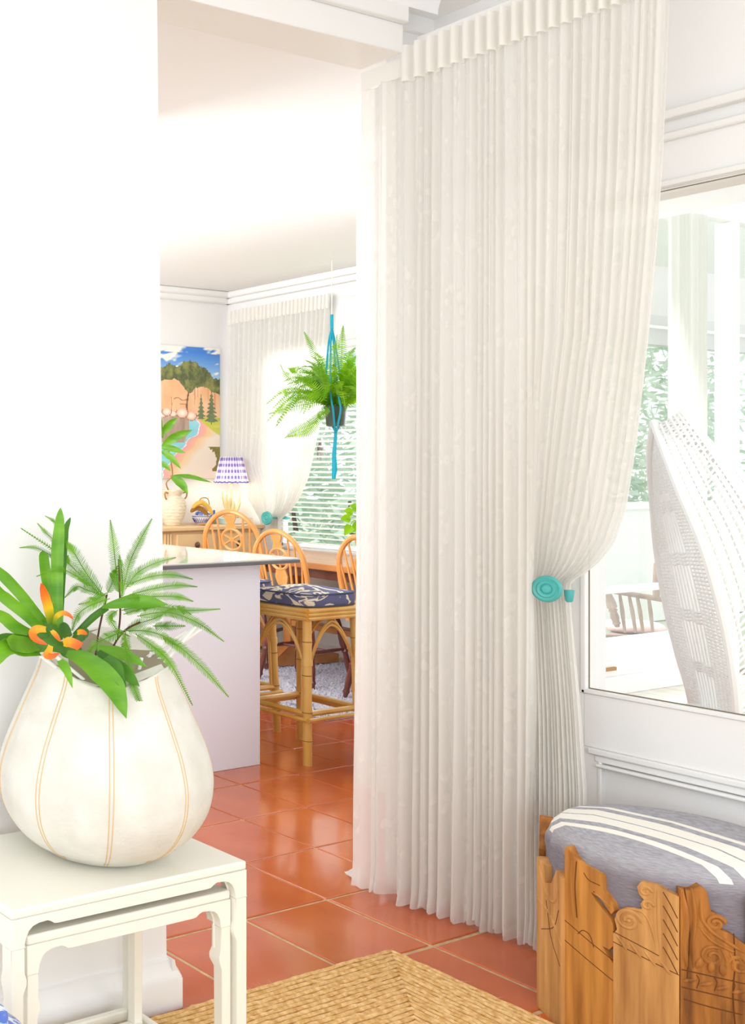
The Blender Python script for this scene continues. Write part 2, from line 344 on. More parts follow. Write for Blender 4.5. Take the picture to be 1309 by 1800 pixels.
# window wall of the front room (plane x = XR) with a glazed door leaf in a moulded surround
g = G(); g.box((XR, -1.4, 2.06), (XR+.14, .9, 2.75)); g.box((XR, .9, 2.06), (XR+.14, 2.3, 2.75)); g.box((XR, 1.81, 0), (XR+.14, 2.3, 2.06)); struct(g, 'wall_right', WALL)
g = G(); g.box((XR-.018, .2, 2.18), (XR, 2.2, 2.20)); g.box((XR-.03, .2, 2.232), (XR, 2.2, 2.257)); struct(g, 'trim_4', TRIM, bevel=.004)
g = G(); g.box((XR-.012, .2, 2.062), (XR, 2.2, 2.078)); struct(g, 'trim_5', TRIM, bevel=.003)
door = thing('door_1', 'white part-glazed panel door beside the sheer curtain', 'door', (XR, 1.81, 0))
del door['label'], door['category']; door['kind'] = 'structure'
g = G(); g.box((XR, 1.79, 0), (XR+.05, 1.812, 2.06)); g.box((XR, .66, .552), (XR+.05, 1.79, .70)); g.box((XR, .55, 0), (XR+.05, .66, 2.06)); g.box((XR, .66, 2.056), (XR+.05, 1.79, 2.06)); g.box((XR+.012, .66, .1), (XR+.04, 1.752, .552)); g.box((XR, .66, 0), (XR+.05, 1.79, .1)); g.box((XR, 1.752, .1), (XR+.05, 1.79, .552))
g.build('door_frame', TRIM, door, bevel=.002, world=True)
g = G(); g.box((XR-.006, .55, .70), (XR+.02, 1.795, .712)); g.box((XR-.006, 1.783, .70), (XR+.02, 1.797, 2.06)); g.build('glazing_bead', TRIM, door, bevel=.003, world=True)
for z0, z1, t in ((.535, .552, .012), (.515, .535, .004), (.503, .513, .016)):
    g = G(); yb = 1.75 + (z0-.5)*.7; g.box((XR-t, .6, z0), (XR+.02, yb, z1)); g.build('panel_moulding', TRIM, door, bevel=.004, world=True)
g = G(); g.box((XR-.004, 1.742, .1), (XR+.02, 1.752, .52)); g.build('panel_moulding', TRIM, door, bevel=.003, world=True)
EDGE_M = M('glass_edge_shadow', (128, 112, 92), .7)  # dark strip standing in for the shaded gap beside the glass
for a, b in (((XR+.012, .6, .7135), (XR+.012, 1.782, .7135)), ((XR+.012, 1.782, .7135), (XR+.012, 1.782, 2.056)), ((XR+.012, .6, 2.0555), (XR+.012, 1.782, 2.0555))): G().tube([a, b], .0016, 5).build('glass_edge_shade', EDGE_M, door, world=True)
g = G(); g.box((XR+.022, .66, .70), (XR+.026, 1.79, 2.06)); g.build('glass_pane', GLASS, door, world=True)
# dining room shell
g = G(); g.box((2.2, YB, 0), (XD+.1, YB+.1, ZC)); struct(g, 'wall_back', WALL)
ZS, ZH = .74, 2.2   # dining window sill and head
g = G(); g.box((XD, 3.87, 0), (XD+.1, YB, ZS)); g.box((XD, 3.87, ZH), (XD+.1, YB, ZC)); g.box((XD, 5.72, ZS), (XD+.1, YB, ZH)); g.box((XD, 3.87, ZS), (XD+.1, 4.1, ZH)); struct(g, 'wall_window', WALL)
g = G()       # wall between the dining room and the veranda, stepping back in three bays
for a, b in (((3.0, 2.26), (3.9, 2.32)), ((3.84, 2.32), (3.9, 3.05)), ((3.84, 3.05), (5.1, 3.11)), ((5.04, 3.11), (5.1, 3.80)), ((5.04, 3.80), (6.32, 3.86))): g.box((*a, 0), (*b, ZC))
struct(g, 'wall_front', WALL)
g = G()
for k, (dx, z) in enumerate(((.0, ZC-.09), (.035, ZC-.05))): g.box((2.3, YB-.05-dx, z), (XD, YB, z+.05)); g.box((XD-.05-dx, 3.95, z), (XD, YB, z+.05))
struct(g, 'trim_6', CEIL, bevel=.01)
struct(G().box((XD-.015, 3.95, 0), (XD, YB, .1)), 'baseboard_window', TRIM); struct(G().box((2.3, YB-.015, 0), (XD, YB, .1)), 'baseboard_back', TRIM)

# ------------------------------------------------------------------ dining window with blind
win = thing('window_1', '', '', (XD, 5.0, ZS)); del win['label'], win['category']; win['kind'] = 'structure'
g = G(); g.box((XD-.03, 4.05, ZS-.03), (XD+.1, 5.76, ZS)); g.build('window_sill', TRIM, win, bevel=.004, world=True)
g = G()
for y in (4.1, 4.9, 5.68): g.box((XD+.02, y, ZS), (XD+.07, y+.045, ZH))
g.box((XD+.02, 4.1, ZS), (XD+.07, 5.72, ZS+.05)); g.box((XD+.02, 4.1, ZH-.05), (XD+.07, 5.72, ZH)); g.build('window_frame', TRIM, win, bevel=.003, world=True)
g = G(); g.box((XD+.042, 4.1, ZS), (XD+.046, 5.7, ZH)); g.build('pane', GLASS, win, world=True)
bl = tag(thing('venetian_blind', 'x', 'x', (XD-.03, 5.0, ZH)), 'white slatted venetian blind over the dining window', 'blind')
SLAT = M('blind_slat', (246, 246, 244), .4, trans=.35)
z = ZS+.03; base = None
while z < 1.95:
    if base is None:
        g = G(); g.box((XD-.05, 4.12, -.001), (XD-.008, 5.66, .001)); R = Matrix.Rotation(.25, 3, 'Y'); c = Vector((XD-.03, 0, 0)); g.v = [tuple(R@(Vector(v)-c)+c) for v in g.v]
        base = g.build('slat', SLAT, bl, world=True); base.location = (0, 0, z)
        base.data.transform(Matrix.Translation((0, 0, ZH)))
        base.location = (0, 0, z-ZH)
    else:
        o = base.copy(); COL.objects.link(o); o.location = (0, 0, z-ZH)
    z += .036
G().box((XD-.06, 4.1, ZH-.03), (XD-.005, 5.68, ZH+.03)).build('headrail', TRIM, bl, bevel=.004, world=True)

# ------------------------------------------------------------------ curtains
def curtain(name, label, base_x, cols, rows, px_fn, x_fn, z_fn, fold_fn, mat):
    """draped sheet: every column follows its own path of bearings, at a real distance x_fn from the eye's wall"""
    root = thing(name, label, 'curtain', (base_x, base_x*ratio(px_fn(.5, 0)), 0))
    def build_sheet(nm, z0, z1, nr, m, extra=0):
        vs = []; uvs = []
        for j in range(nr+1):
            t = j/nr
            for i in range(cols+1):
                s = i/cols; zt = z_fn(s); z = z0(s) + (z1(s) - z0(s))*t; v = 1 - z/zt
                px = px_fn(s, z); x = x_fn(s, z); y = x*ratio(px); d = fold_fn(s, z)
                vs.append((x + d + extra, y + d*.12, z)); uvs.append((s, z))
        g = G(); g.v = vs; W = cols+1
        g.f = [(j*W+i, j*W+i+1, (j+1)*W+i+1, (j+1)*W+i) for j in range(nr) for i in range(cols)]
        o = g.build(nm, m, root, smooth=180, world=True)
        L = 1.6*2.2
        uvl = o.data.uv_layers.new(name='UVMap')
        for l in o.data.loops: u, zz = uvs[l.vertex_index]; uvl.data[l.index].uv = (u*3.4, zz)
        return o
    return root, build_sheet

S0 = (935-637)/(1183-637)
EDGE = [(0,1040),(.48,1032),(.68,1022),(.85,1010),(1.0,1003),(1.03,1036),(1.09,1062),(1.15,1088),(1.25,1108),(1.42,1126),(1.65,1142),(1.85,1157),(2.05,1168),(2.35,1178),(2.56,1184)]
EDGE = [(0,1040),(.48,1031),(.68,1021),(.85,1010),(.98,1003),(1.015,1006),(1.04,1030),(1.075,1055),(1.13,1083),(1.22,1104),(1.40,1124),(1.63,1142),(1.85,1157),(2.05,1168),(2.35,1178),(2.56,1184)]
def c_px(s, z):
    if s < S0:
        t = s/S0; l = 629 + 10*z/2.5; return l + (931 - l)*t
    t = (s-S0)/(1-S0); R = lerp_tab(EDGE, z); L = 931
    k = max(0, 1-abs(z-1.12)/.55)
    return L + (R-L)*t**(1+.5*k*max(0, min(1, (z-.6)/.5)))
def c_x(s, z):
    x = 2.80 + (.085+.075*min(1, s/S0))*(1-min(1, z/2.5))**1.5
    if s > S0:
        t = min(1, (s-S0)/(1-S0)*7); k = max(0, 1-abs(z-1.0)/.9)**1.3
        x += t*.175*k*(1 if z > 1 else 1-.55*(1-z))
    return x
def c_zt(s): return 2.555 if s > .137 else 2.528
rc = random.Random(11)
WL = [50, 58, 30, 16, 18, 24, 34, 30, 22, 14, 15, 14, 22, 38, 18]        # fold widths from the far edge, then the swept part
WR = [rc.uniform(11, 26) for _ in range(14)]
kl, kr = S0/sum(WL), (1-S0)/sum(WR)
FW = [x*kl for x in WL] + [x*kr for x in WR]; FB = [0]
for x in FW: FB.append(FB[-1]+x)
FA = [(x*900)**.5/4.2*rc.uniform(.8, 1.2) for x in FW]; NF = len(FW)
def c_u(s):
    for k in range(NF):
        if s <= FB[k+1] or k == NF-1: return k, min(1, max(0, (s-FB[k])/FW[k]))
wob1 = [rc.uniform(-.12, .12) for _ in range(NF+2)]
def c_fold(s, z):
    k, f = c_u(s); f2 = f + (wob1[k]*(1-f)+wob1[k+1]*f)*math.sin(z*2.1+k)
    a = FA[k]*.5*(1+math.sin(PI*f)) + .5*((FA[k-1] if f < .5 else FA[min(NF-1, k+1)])*(1-math.sin(PI*f)))
    q = -math.cos(2*PI*f2)
    q = math.copysign(abs(q)**.8, q) + .22*math.sin(4*PI*f2+k*1.7+z*.9) + .10*math.sin(8*PI*f2+k+z*1.6)
    hgt = .42 + .58*(1-min(1, z/2.4))
    A = .0165*a*hgt
    if s > S0 and z < 2: A *= .5 + .5*min(1, abs(z-1.0)/.7)
    flare = max(0, 1-z/.10)**1.5
    return A*q*(1+.5*flare) + .010*flare*math.sin(s*150)
def c_hem(s):
    k, f = c_u(s); return .014 + .012*math.cos(2*PI*f+1.0) + .008*math.sin(k*1.7)
root, sheet = curtain('sheer_curtain', 'tall ivory lace sheer curtain tied back with a teal disc', 2.80, 620, 150, c_px, c_x, c_zt, c_fold, SHEER)
sheet('panel', lambda s: max(.004, c_hem(s)), lambda s: c_zt(s)-(.098 if s > .137 else .05), 150, SHEER)
# gathered pinch heading: stiff box pleats
_cf = c_fold
def h_fold(s, z):
    u = s*25; q = math.sin(2*PI*u); return .013*math.copysign(abs(q)**.4, q) - .004
root2 = root
def build_heading():
    vs = []; cols = 620; nr = 6
    for j in range(nr+1):
        for i in range(cols+1):
            s = i/cols; zt = c_zt(s); hh = .104 if s > .137 else .056; z = zt-hh + hh*j/nr; px = c_px(s, z); x = c_x(s, z); d = h_fold(s, z) - .012
            if s < .137: d = -.012
            vs.append((x+d, x*ratio(px), z))
    g = G(); g.v = vs; W = cols+1; g.f = [(j*W+i, j*W+i+1, (j+1)*W+i+1, (j+1)*W+i) for j in range(nr) for i in range(cols)]
    return g.build('heading_tape', HEADT, root, smooth=60, world=True)
build_heading()
# far left tail of the hem lying on the tiles
g = G(); P0 = Vector((2.93, 2.42, .004))
def tail(u, v):
    a = Vector((2.91, 2.34, 0)).lerp(Vector((2.97, 2.452, 0)), v) + Vector((.03, .012, 0))*(u-.5)*(1.2-v); a.z = .005 + .05*(1-v)*(1-abs(2*u-1)) + .006*math.sin(v*5); return a
g.grid(tail, 8, 8).build('hem_tail', HEADT, root, world=True)
# curtain track
tr = tag(G().box((2.82, .9, 2.56), (2.86, 2.08, 2.585)).build('curtain_track', TRIM, bevel=.003), 'white curtain track above the tall sheer curtain heading', 'track')

# teal hold-backs
def holdback(label, y, z, xf, xw, r, group='teal curtain hold-backs', rz=0):
    t = thing('curtain_holdback', label, 'holdback', (xw, y, z), rz, group)
    M90 = Matrix.Rotation(-PI/2, 3, 'Y'); L = xw-xf
    prof = [(0, .014), (r*.25, .0135), (r*.32, .011), (r*.36, .0095), (r*.42, .012), (r*.58, .013), (r*.66, .0095), (r*.72, .0095), (r*.84, .012), (r*.96, .008), (r, .002), (r*.95, -.004), (0, -.006)]
    G().lathe(prof, (-L, 0, 0), 40, M90).build('disc', TEAL, t)
    G().tube([(-L, 0, 0), (0, 0, 0)], r*.14, 10).build('stem', TEAL, t)
    G().lathe([(r*.36, 0), (r*.36, .006), (r*.3, .03), (r*.2, .045), (r*.14, .05)], (0, 0, 0), 20, M90).build('wall_boss', TEAL, t)
    return t
HT = .36; HX = 2.94; HL = (XR-HX)/math.cos(HT)
HY = HX*ratio(961); HZ = EYE-(1035-Y0)/FPX*Vector((HX, HY, 0)).dot(FV)
hb = holdback('round teal disc hold-back gathering the tall near curtain', HY+HL*math.sin(HT), HZ, XR-HL, XR, .0365, rz=HT)
kp = at(1000, 1045, Vector((2.985, 2.985*ratio(1000), 0)).dot(FV))
G().lathe([(0, -.021), (.006, -.0205), (.0095, -.016), (.012, .004), (.0125, .012), (0, .012)], tuple(kp), 20).build('end_knob', TEAL, hb, world=True)

# dining curtain
E2 = [(0,497),(.6,494),(.9,492),(.97,492),(1.02,507),(1.12,524),(1.27,540),(1.6,558),(1.95,567),(2.3,575),(2.6,579)]
def d_px(s, z):
    R = lerp_tab(E2, z); k = max(0, 1-abs(z-1.0)/.4); L = 399 + 60*max(0, min(1, (1.35-z)/.4)) if z < 1.35 else 399
    return L + (R-L)*s
d_x = lambda s, z: XD-.09
r2 = random.Random(5); ph2 = [r2.uniform(-.3, .3) for _ in range(40)]
def d_fold(s, z):
    u = s*20; k = int(u); return .018*math.sin(2*PI*(u+ph2[k]*(1-u+k)+ph2[k+1]*(u-k)))
root3, sheet3 = curtain('sheer_curtain', 'sheer white curtain at the far dining window behind the lamp', XD-.09, 260, 60, d_px, d_x, lambda s: 2.53, d_fold, SHEER_FAR)
sheet3('panel', lambda s: .02, lambda s: 2.45, 80, SHEER_FAR)
def h2():
    vs = []
    for j in range(5):
        for i in range(261):
            s = i/260; z = 2.44 + .1*j/4; x = XD-.1 + .006*math.copysign(1, math.sin(2*PI*s*26)); vs.append((x, (XD-.1)*ratio(d_px(s, z)), z))
    g = G(); g.v = vs; g.f = [(j*261+i, j*261+i+1, (j+1)*261+i+1, (j+1)*261+i) for j in range(4) for i in range(260)]; g.build('heading_tape', HEADT, root3, smooth=60, world=True)
h2()
p = at(488, 910, 7.72)
holdback('small teal disc hold-back on the far dining curtain', p.y, p.z, XD-.2, XD, .05)
# pelmet blind box seen above the fern
tag(G().box((XD-.075, 3.97, 2.21), (XD-.03, 5.12, 2.50)).build('roller_blind', M('blind_cloth', (240, 238, 234), .8), bevel=.004), 'white roller blind pulled half up above the hanging fern', 'blind')

# ------------------------------------------------------------------ counter / island
isl = thing('kitchen_island', 'white panelled kitchen island with a dark edged polished top', 'island', (3.2, 4.1, 0))
G().box((2.75, 3.505, 0), (3.708, 4.75, .906)).build('end_panel', PANEL, isl, world=True, bevel=.002)
g = G(); g.ext([(2.7, 3.43), (3.86, 3.43), (3.95, 4.9), (2.7, 4.9)], (0, 0, .911), (1,0,0), (0,1,0), .018); g.build('worktop', TOPM, isl, world=True, bevel=.004)
g = G(); g.ext([(2.695, 3.424), (3.868, 3.424), (3.958, 4.905), (2.695, 4.905)], (0, 0, .906), (1,0,0), (0,1,0), .016); g.build('edge_band', GREY, isl, world=True, bevel=.003)

# ------------------------------------------------------------------ bamboo stools
def make_stool(loc, label):
    t = thing('bamboo_bar_stool', label, 'stool', loc, 0, 'bamboo stools at the kitchen island')
    hb_, ht = .173, .150; H = .70
    cor = [(-1,-1),(1,-1),(1,1),(-1,1)]
    def P(sx, sy, z): k = hb_ + (ht-hb_)*z/H; return Vector((sx*k, sy*k, z))
    for sx, sy in cor:
        pts = []; rs = []
        nodes = [.11, .235, .40, .55]
        for i in range(33):
            z = H*i/32; pts.append(P(sx, sy, z)); rs.append(.0195 + .0025*sum(math.exp(-((z-nz)/.006)**2) for nz in nodes))
        lg = G().tube(pts, rs, 12).build('leg', BAMB, t)
        for nz in nodes: G().tube([P(sx, sy, nz-.0012), P(sx, sy, nz+.0012)], .0224, 12).build('node_ring', NODE, lg)
        G().tube([P(sx, sy, .445), P(sx, sy, .475)], .0235, 12).build('cane_wrap', BAMB, lg)
    for i in range(4):
        (ax, ay), (bx, by) = cor[i], cor[(i+1) % 4]
        for z, off in ((.205, .020), (.228, .012)):
            a = P(ax, ay, z); b = P(bx, by, z); d = (b-a).normalized(); nrm = Vector((d.y, -d.x, 0))*off
            if z == .205: G().tube([a+nrm*1.2-d*.02, (a+b)/2+nrm*1.1, b+nrm*1.2+d*.02], .0095, 8).build('ring_rail', BAMB, t)
            else: G().tube([a, (a+b)/2, b], .0135, 8).build('ring_rail', BAMB, t)
        for z, rr in ((.655, .010), (.672, .010), (.690, .012)):
            a = P(ax, ay, z); b = P(bx, by, z); d = (b-a).normalized(); nrm = Vector((d.y, -d.x, 0))*.019
            G().tube([a+nrm-d*.02, b+nrm+d*.02], rr, 8).build('seat_rail', BAMB, t)
        # pointed cane arches, doubled
        for k in (0, 1):
            a = P(ax, ay, .46-.02*k); b = P(bx, by, .46-.02*k); d = (b-a); w_ = d.length; d.normalize()
            arc = []
            for q in range(17):
                tt = q/16; xx = -1+2*tt; hgt = (1-abs(xx)**1.7)
                zz = .45 + (.185-.018*k)*hgt; base = P(ax, ay, zz)*(1-tt) + P(bx, by, zz)*tt
                ins = .02*(1-abs(xx)) * k
                arc.append(base + d*(.02*(-xx))*(1-hgt))
            G().tube(arc, .0062, 6).build('cane_arch', BAMB, t)
            lo = [P(ax, ay, .45) + d*.022, P(ax, ay, .23) + d*.024]
        G().tube([P(bx, by, .46) - d*.024, P(bx, by, .235) - d*.028], .0075, 6).build('cane_brace', BAMB, t)
    # cushion: soft box with piping
    hw, z0, z1 = .178, .703, .782
    def sq(u, v):
        a = 2*PI*u; n = 5; c, s_ = math.cos(a), math.sin(a); k = (abs(c)**n+abs(s_)**n)**(-1/n)
        return Vector((c*k, s_*k, 0))
    def cush(u, v):
        q = sq(u, v)
        if v < .2: r_ = v/.2*.97; zz = z0
        elif v < .55: tt = (v-.2)/.35; r_ = .97+.03*math.sin(tt*PI); zz = z0+(z1-.022-z0)*tt
        else: tt = (v-.55)/.45; r_ = .97*(1-tt); zz = z1-.022+.022*math.sin(min(1, tt*1.3)*PI/2)
        p_ = q*hw*r_; p_.z = zz; return p_
    cs = G().grid(cush, 56, 24).build('cushion', IKAT, t, smooth=60)
    g = G()
    for zz in (z0+.004, z1-.022): g.tube([Vector((sq(k/56, 0).x*hw*.985, sq(k/56, 0).y*hw*.985, zz)) for k in range(56)], .0035, 6, closed=True)
    g.build('piping', M('navy_piping', (70, 74, 104), .8), cs)
    return t
ST = make_stool((4.058, 3.573, 0), 'nearer honey bamboo bar stool with a navy ikat seat cushion')
dup(ST, (4.078, 4.08, 0), 0, 'second bamboo bar stool, mostly hidden behind the island and nearer stool')

# ------------------------------------------------------------------ wheelback chairs
def turned(a, b, r, n=8, prof=None):
    a = Vector(a); b = Vector(b); pr = prof or [(0,.62),(.12,.8),(.3,1.15),(.44,1.25),(.5,.8),(.53,1.15),(.56,.8),(.72,1.05),(.86,.85),(.9,1.1),(.93,.75),(1,.55)]
    return [a + (b-a)*t for t, _ in pr], [r*k for _, k in pr]
def make_chair(loc, rz, label, legm, scale=1):
    t = thing('wheelback_chair', label, 'chair', loc, rz, 'wheelback dining chairs', scale)
    lean = .22
    def BP(u, z): return Vector((-.19 - (z-.46)*lean, u, z))       # back plane
    # hoop
    pts = []
    for i in range(41):
        a = PI*i/40; u = .205*math.cos(a); k = math.sin(a)
        z = .46 + .49*k**.62 if k > 0 else .46
        u = u*(1 if abs(math.cos(a)) < .96 else 1) ; pts.append(BP(-u*(.82+.18*min(1, k*1.6)), z))
    G().tube(smooth_path(pts, 60), .0155, 8).build('hoop', PINE, t)
    for u in (-.15,-.112,-.075,.075,.112,.15):
        zt = .46 + .49*(math.sin(math.acos(min(1, abs(u)*1.12/.205))))**.62
        G().tube([BP(u*.8, .46), BP(u*.95, (.46+zt)/2), BP(u*1.08, zt)], [.0055, .0075, .0055], 6).build('spindle', PINE, t)
    # splat: vase pieces with a six-spoke wheel
    sp = None
    ux = Vector((0,1,0)); uz = (BP(0, 1)-BP(0, 0)).normalized()
    def outl(pr): return [(w_, z) for w_, z in pr] + [(-w_, z) for w_, z in reversed(pr)]
    o = BP(0, .46)
    g = G(); g.ext(outl([(.028,0),(.036,.04),(.022,.10),(.02,.14),(.036,.18),(.044,.215),(.034,.245),(.028,.27)]), o, ux, uz, .012); g.build('splat', PINE, t, bevel=.002)
    g = G(); g.ext(outl([(.026,.385),(.036,.40),(.022,.43),(.034,.455),(.038,.478)]), o, ux, uz, .012)
    sp = g.build('splat', PINE, t, bevel=.002)
    g = G(); cz = .328; c = o + uz*cz + Vector((.006, 0, 0))
    ring = [c + ux*(.062*math.cos(2*PI*k/28)) + uz*(.066*math.sin(2*PI*k/28)) for k in range(28)]
    g.tube(ring, .0095, 6, closed=True)
    for k in range(6):
        a = 2*PI*k/6+PI/6; g.tube([c, c + ux*(.06*math.cos(a)) + uz*(.064*math.sin(a))], [.008, .0055], 6)
    nn = ux.cross(uz); g.lathe([(0,-.01),(.016,-.008),(.018,0),(.016,.008),(0,.01)], c, 14, Matrix((ux, uz, nn)).transposed())
    g.build('wheel', PINE, sp)
    # saddle seat
    def seat(u, v):
        a = 2*PI*u; cx, cy = math.cos(a), math.sin(a); k = (abs(cx)**3.2+abs(cy)**3.2)**(-1/3.2)
        if v < .3: r_ = v/.3; z = .425
        elif v < .5: r_ = 1+.0*v; z = .425+.035*(v-.3)/.2
        else: r_ = 1-(v-.5)/.5; z = .46-.008*math.sin((1-r_)*PI/1)
        return Vector((cx*k*.2*r_*.97+.0, cy*k*(.205+.015*cx)*r_, z))
    G().grid(seat, 40, 16).build('seat', PINE, t, smooth=50)
    feet = {}
    for sx in (-1, 1):
        for sy in (-1, 1):
            a = (sx*.13, sy*.13, .43); b = (sx*.20, sy*.19, 0); p_, r_ = turned(a, b, .018); G().tube(p_, r_, 8).build('leg', legm, t); feet[sx, sy] = (Vector(a)*.5+Vector(b)*.5)
    for sy in (-1, 1):
        a, b = feet[-1, sy], feet[1, sy]; G().tube([a, (a+b)/2, b], [.008, .0125, .008], 8).build('stretcher', legm, t)
    a, b = (feet[-1,-1]+feet[1,-1])/2, (feet[-1,1]+feet[1,1])/2; G().tube([a, (a+b)/2, b], [.008, .0125, .008], 8).build('stretcher', legm, t)
    return t
CH = make_chair((5.41, 4.755, 0), .12, 'wheelback chair showing above the island behind the bamboo stool', DKWOOD, 1.0)
dup(CH, (5.40, 4.10, 0), -.05, 'wheelback chair cut off by the tall curtain, right of the stool')
dup(CH, (5.62, 5.40, 0), .35, 'wheelback chair with a wheel splat in front of the pine sideboard', 1.10)

# ------------------------------------------------------------------ trestle dining table
tb = thing('dining_table', 'long oak trestle dining table behind the wheelback chairs', 'table', (5.72, 4.72, 0), -.12)
G().box((-.36, -.78, .715), (.36, .78, .755)).build('tabletop', TABLEW, tb, bevel=.006)
G().box((-.30, -.70, .655), (.30, .70, .713)).build('apron', DKWOOD, tb, bevel=.003)
for sy in (-.45, .45):
    G().box((-.06, sy-.035, .09), (.06, sy+.035, .655)).build('trestle_post', TABLEW, tb, bevel=.004)
    g = G(); g.ext([(-.33,0),(-.33,.05),(-.25,.07),(-.18,.055),(-.12,.1),(-.07,.13),(.07,.13),(.12,.1),(.18,.055),(.25,.07),(.33,.05),(.33,0)], (0, sy+.05, .022), (1,0,0), (0,0,1), .1); g.build('trestle_foot', TABLEW, tb, bevel=.004)
G().box((-.05, -.45, .28), (.05, .45, .32)).build('trestle_stretcher', TABLEW, tb, bevel=.004)
# shag rug
RUGM = M('blue_grey_shag', (196, 200, 222), .95, .1, (236, 236, 246), 60, detail=8, bump=.8, bscale=180)
rr = random.Random(8)
rug2 = thing('shag_rug', 'pale blue-grey shag rug under the dining table', 'rug', (5.35, 4.7, 0))
G().box((4.66, 3.96, .001), (6.16, 5.6, .01)).build('rug_backing', RUGM, rug2, world=True)
g = G()
for _ in range(9000):
    x = rr.uniform(4.66, 6.16); y = rr.uniform(3.96, 5.6); a = rr.uniform(0, 2*PI); l = rr.uniform(.012, .022); wd = .004
    dx, dy = math.cos(a), math.sin(a); g.add([(x-dy*wd, y+dx*wd, .008), (x+dy*wd, y-dx*wd, .008), (x+dx*l, y+dy*l, .01+l*.7)], [(0,1,2)])
g.build('rug_pile', RUGM, rug2, kind='stuff', world=True)

# ------------------------------------------------------------------ sideboard and what stands on it
SBZ = .922
sb = thing('sideboard', 'limed pine sideboard below the beach painting', 'sideboard', (5.6, 5.95, 0))
G().box((5.0, 5.74, SBZ-.03), (6.12, 6.18, SBZ)).build('top', SIDEB, sb, world=True, bevel=.006)
G().box((5.03, 5.775, .06), (6.08, 6.17, SBZ-.03)).build('body', SIDEB, sb, world=True)
for x0, x1 in ((5.30, 5.66), (5.70, 6.05)):
    d = G().box((x0, 5.757, .70), (x1, 5.776, SBZ-.055)).build('drawer', SIDEB, sb, world=True, bevel=.003)
    G().lathe([(.02,0),(.024,.006),(.012,.014),(0,.016)], ((x0+x1)/2, 5.757, .79), 14, Matrix.Rotation(PI/2, 3, 'X')).build('drawer_knob', BRASS, d, world=True)
    G().box((x0, 5.757, .12), (x1, 5.776, .67)).build('cupboard_door', SIDEB, sb, world=True, bevel=.003)
g = G()
for x in (5.20, 5.225, 5.25): g.tube([(x, 5.772, .15), (x, 5.772, SBZ-.05)], .009, 8)
g.build('reeded_pilaster', SIDEB, sb, world=True)
for sx in (5.05, 6.02): G().box((sx, 5.78, 0), (sx+.05, 6.15, .06)).build('foot', SIDEB, sb, world=True)

# woven vase with a leafy branch
vs = thing('vase', 'banded straw coloured vase holding a leafy branch, left on sideboard', 'vase', tuple(Vector((5.43, 5.95, SBZ))))
prof = [(.05,0)]
for i in range(1, 37):
    z = .215*i/36; r = .05+.045*math.sin(min(1, z/.19)*PI*.72)**.9 - (.028 if z > .19 else 0)*((z-.19)/.025 if z < .215 else 1); prof.append((r + (.0022 if i % 4 < 2 else 0), z))
prof += [(.068,.225),(.078,.25),(.07,.258),(.05,.25),(.045,.2)]
STRAW = M('woven_straw', (222, 206, 178), .8, .2, (240, 230, 208), 30, (1, 1, 5), bump=.5, bscale=90)
G().lathe(prof, (0,0,0), 36).build('body', STRAW, vs)
for s_ in (-1, 1): G().tube(smooth_path([(s_*.07,-.03,.235), (s_*.1,-.035,.24), (s_*.1,-.035,.21), (s_*.085,-.03,.19)], 10), .006, 6).build('handle', CANE, vs)
def leaf(g, pts, widths, nrm, fold=.25, n=14):
    """blade with a folded midrib along a smooth path"""
    P = smooth_path(pts, n); k = len(P); nrm = Vector(nrm).normalized(); vs_ = []; fs = []
    for i, p in enumerate(P):
        t = (P[min(i+1, k-1)] - P[max(i-1, 0)]).normalized(); s_ = t.cross(nrm)
        s_ = s_.normalized() if s_.length > 1e-5 else Vector((1,0,0)); nn = s_.cross(t)
        w_ = lerp_tab(widths, i/(k-1))/2
        vs_ += [p - s_*w_ + nn*w_*fold, p - s_*w_*.5 + nn*w_*fold*.35, p, p + s_*w_*.5 + nn*w_*fold*.35, p + s_*w_ + nn*w_*fold]
    for i in range(k-1):
        for j in range(4): fs.append((i*5+j, i*5+j+1, (i+1)*5+j+1, (i+1)*5+j))
    return g.add(vs_, fs)
LW = [(0,.15),(.12,.6),(.4,1),(.7,.8),(.9,.35),(1,.02)]
def LWs(w_): return [(a, b*w_) for a, b in LW]
br = thing('leafy_branch', 'bright green leafy branch standing in the straw vase', 'plant', (5.43, 5.95, SBZ+.22))
D = 7.63
hub = at(303, 834, D)
G().tube(smooth_path([(5.43, 5.95, SBZ+.2), at(292, 850, D), hub, at(296, 790, D), at(290, 770, D)], 16), .005, 6).build('branch_stem', CANE, br, world=True)
VN = -FV
for pl, wd in (([(284,764),(296,748),(312,734)], 14), ([(284,785),(308,768),(338,756)], 16), ([(282,786),(300,788),(326,796)], 12), ([(282,792),(300,804),(318,824)], 12), ([(300,836),(318,850),(330,868)], 16), ([(304,836),(335,838),(372,848)], 8), ([(280,812),(290,818),(300,828)], 10), ([(286,770),(280,752),(284,736)], 12)):
    leaf(G(), [at(x, y, D-.03*i) for i, (x, y) in enumerate(pl)], LWs(wd/FPX*D), VN).build('leaf', GREEN, br, world=True)

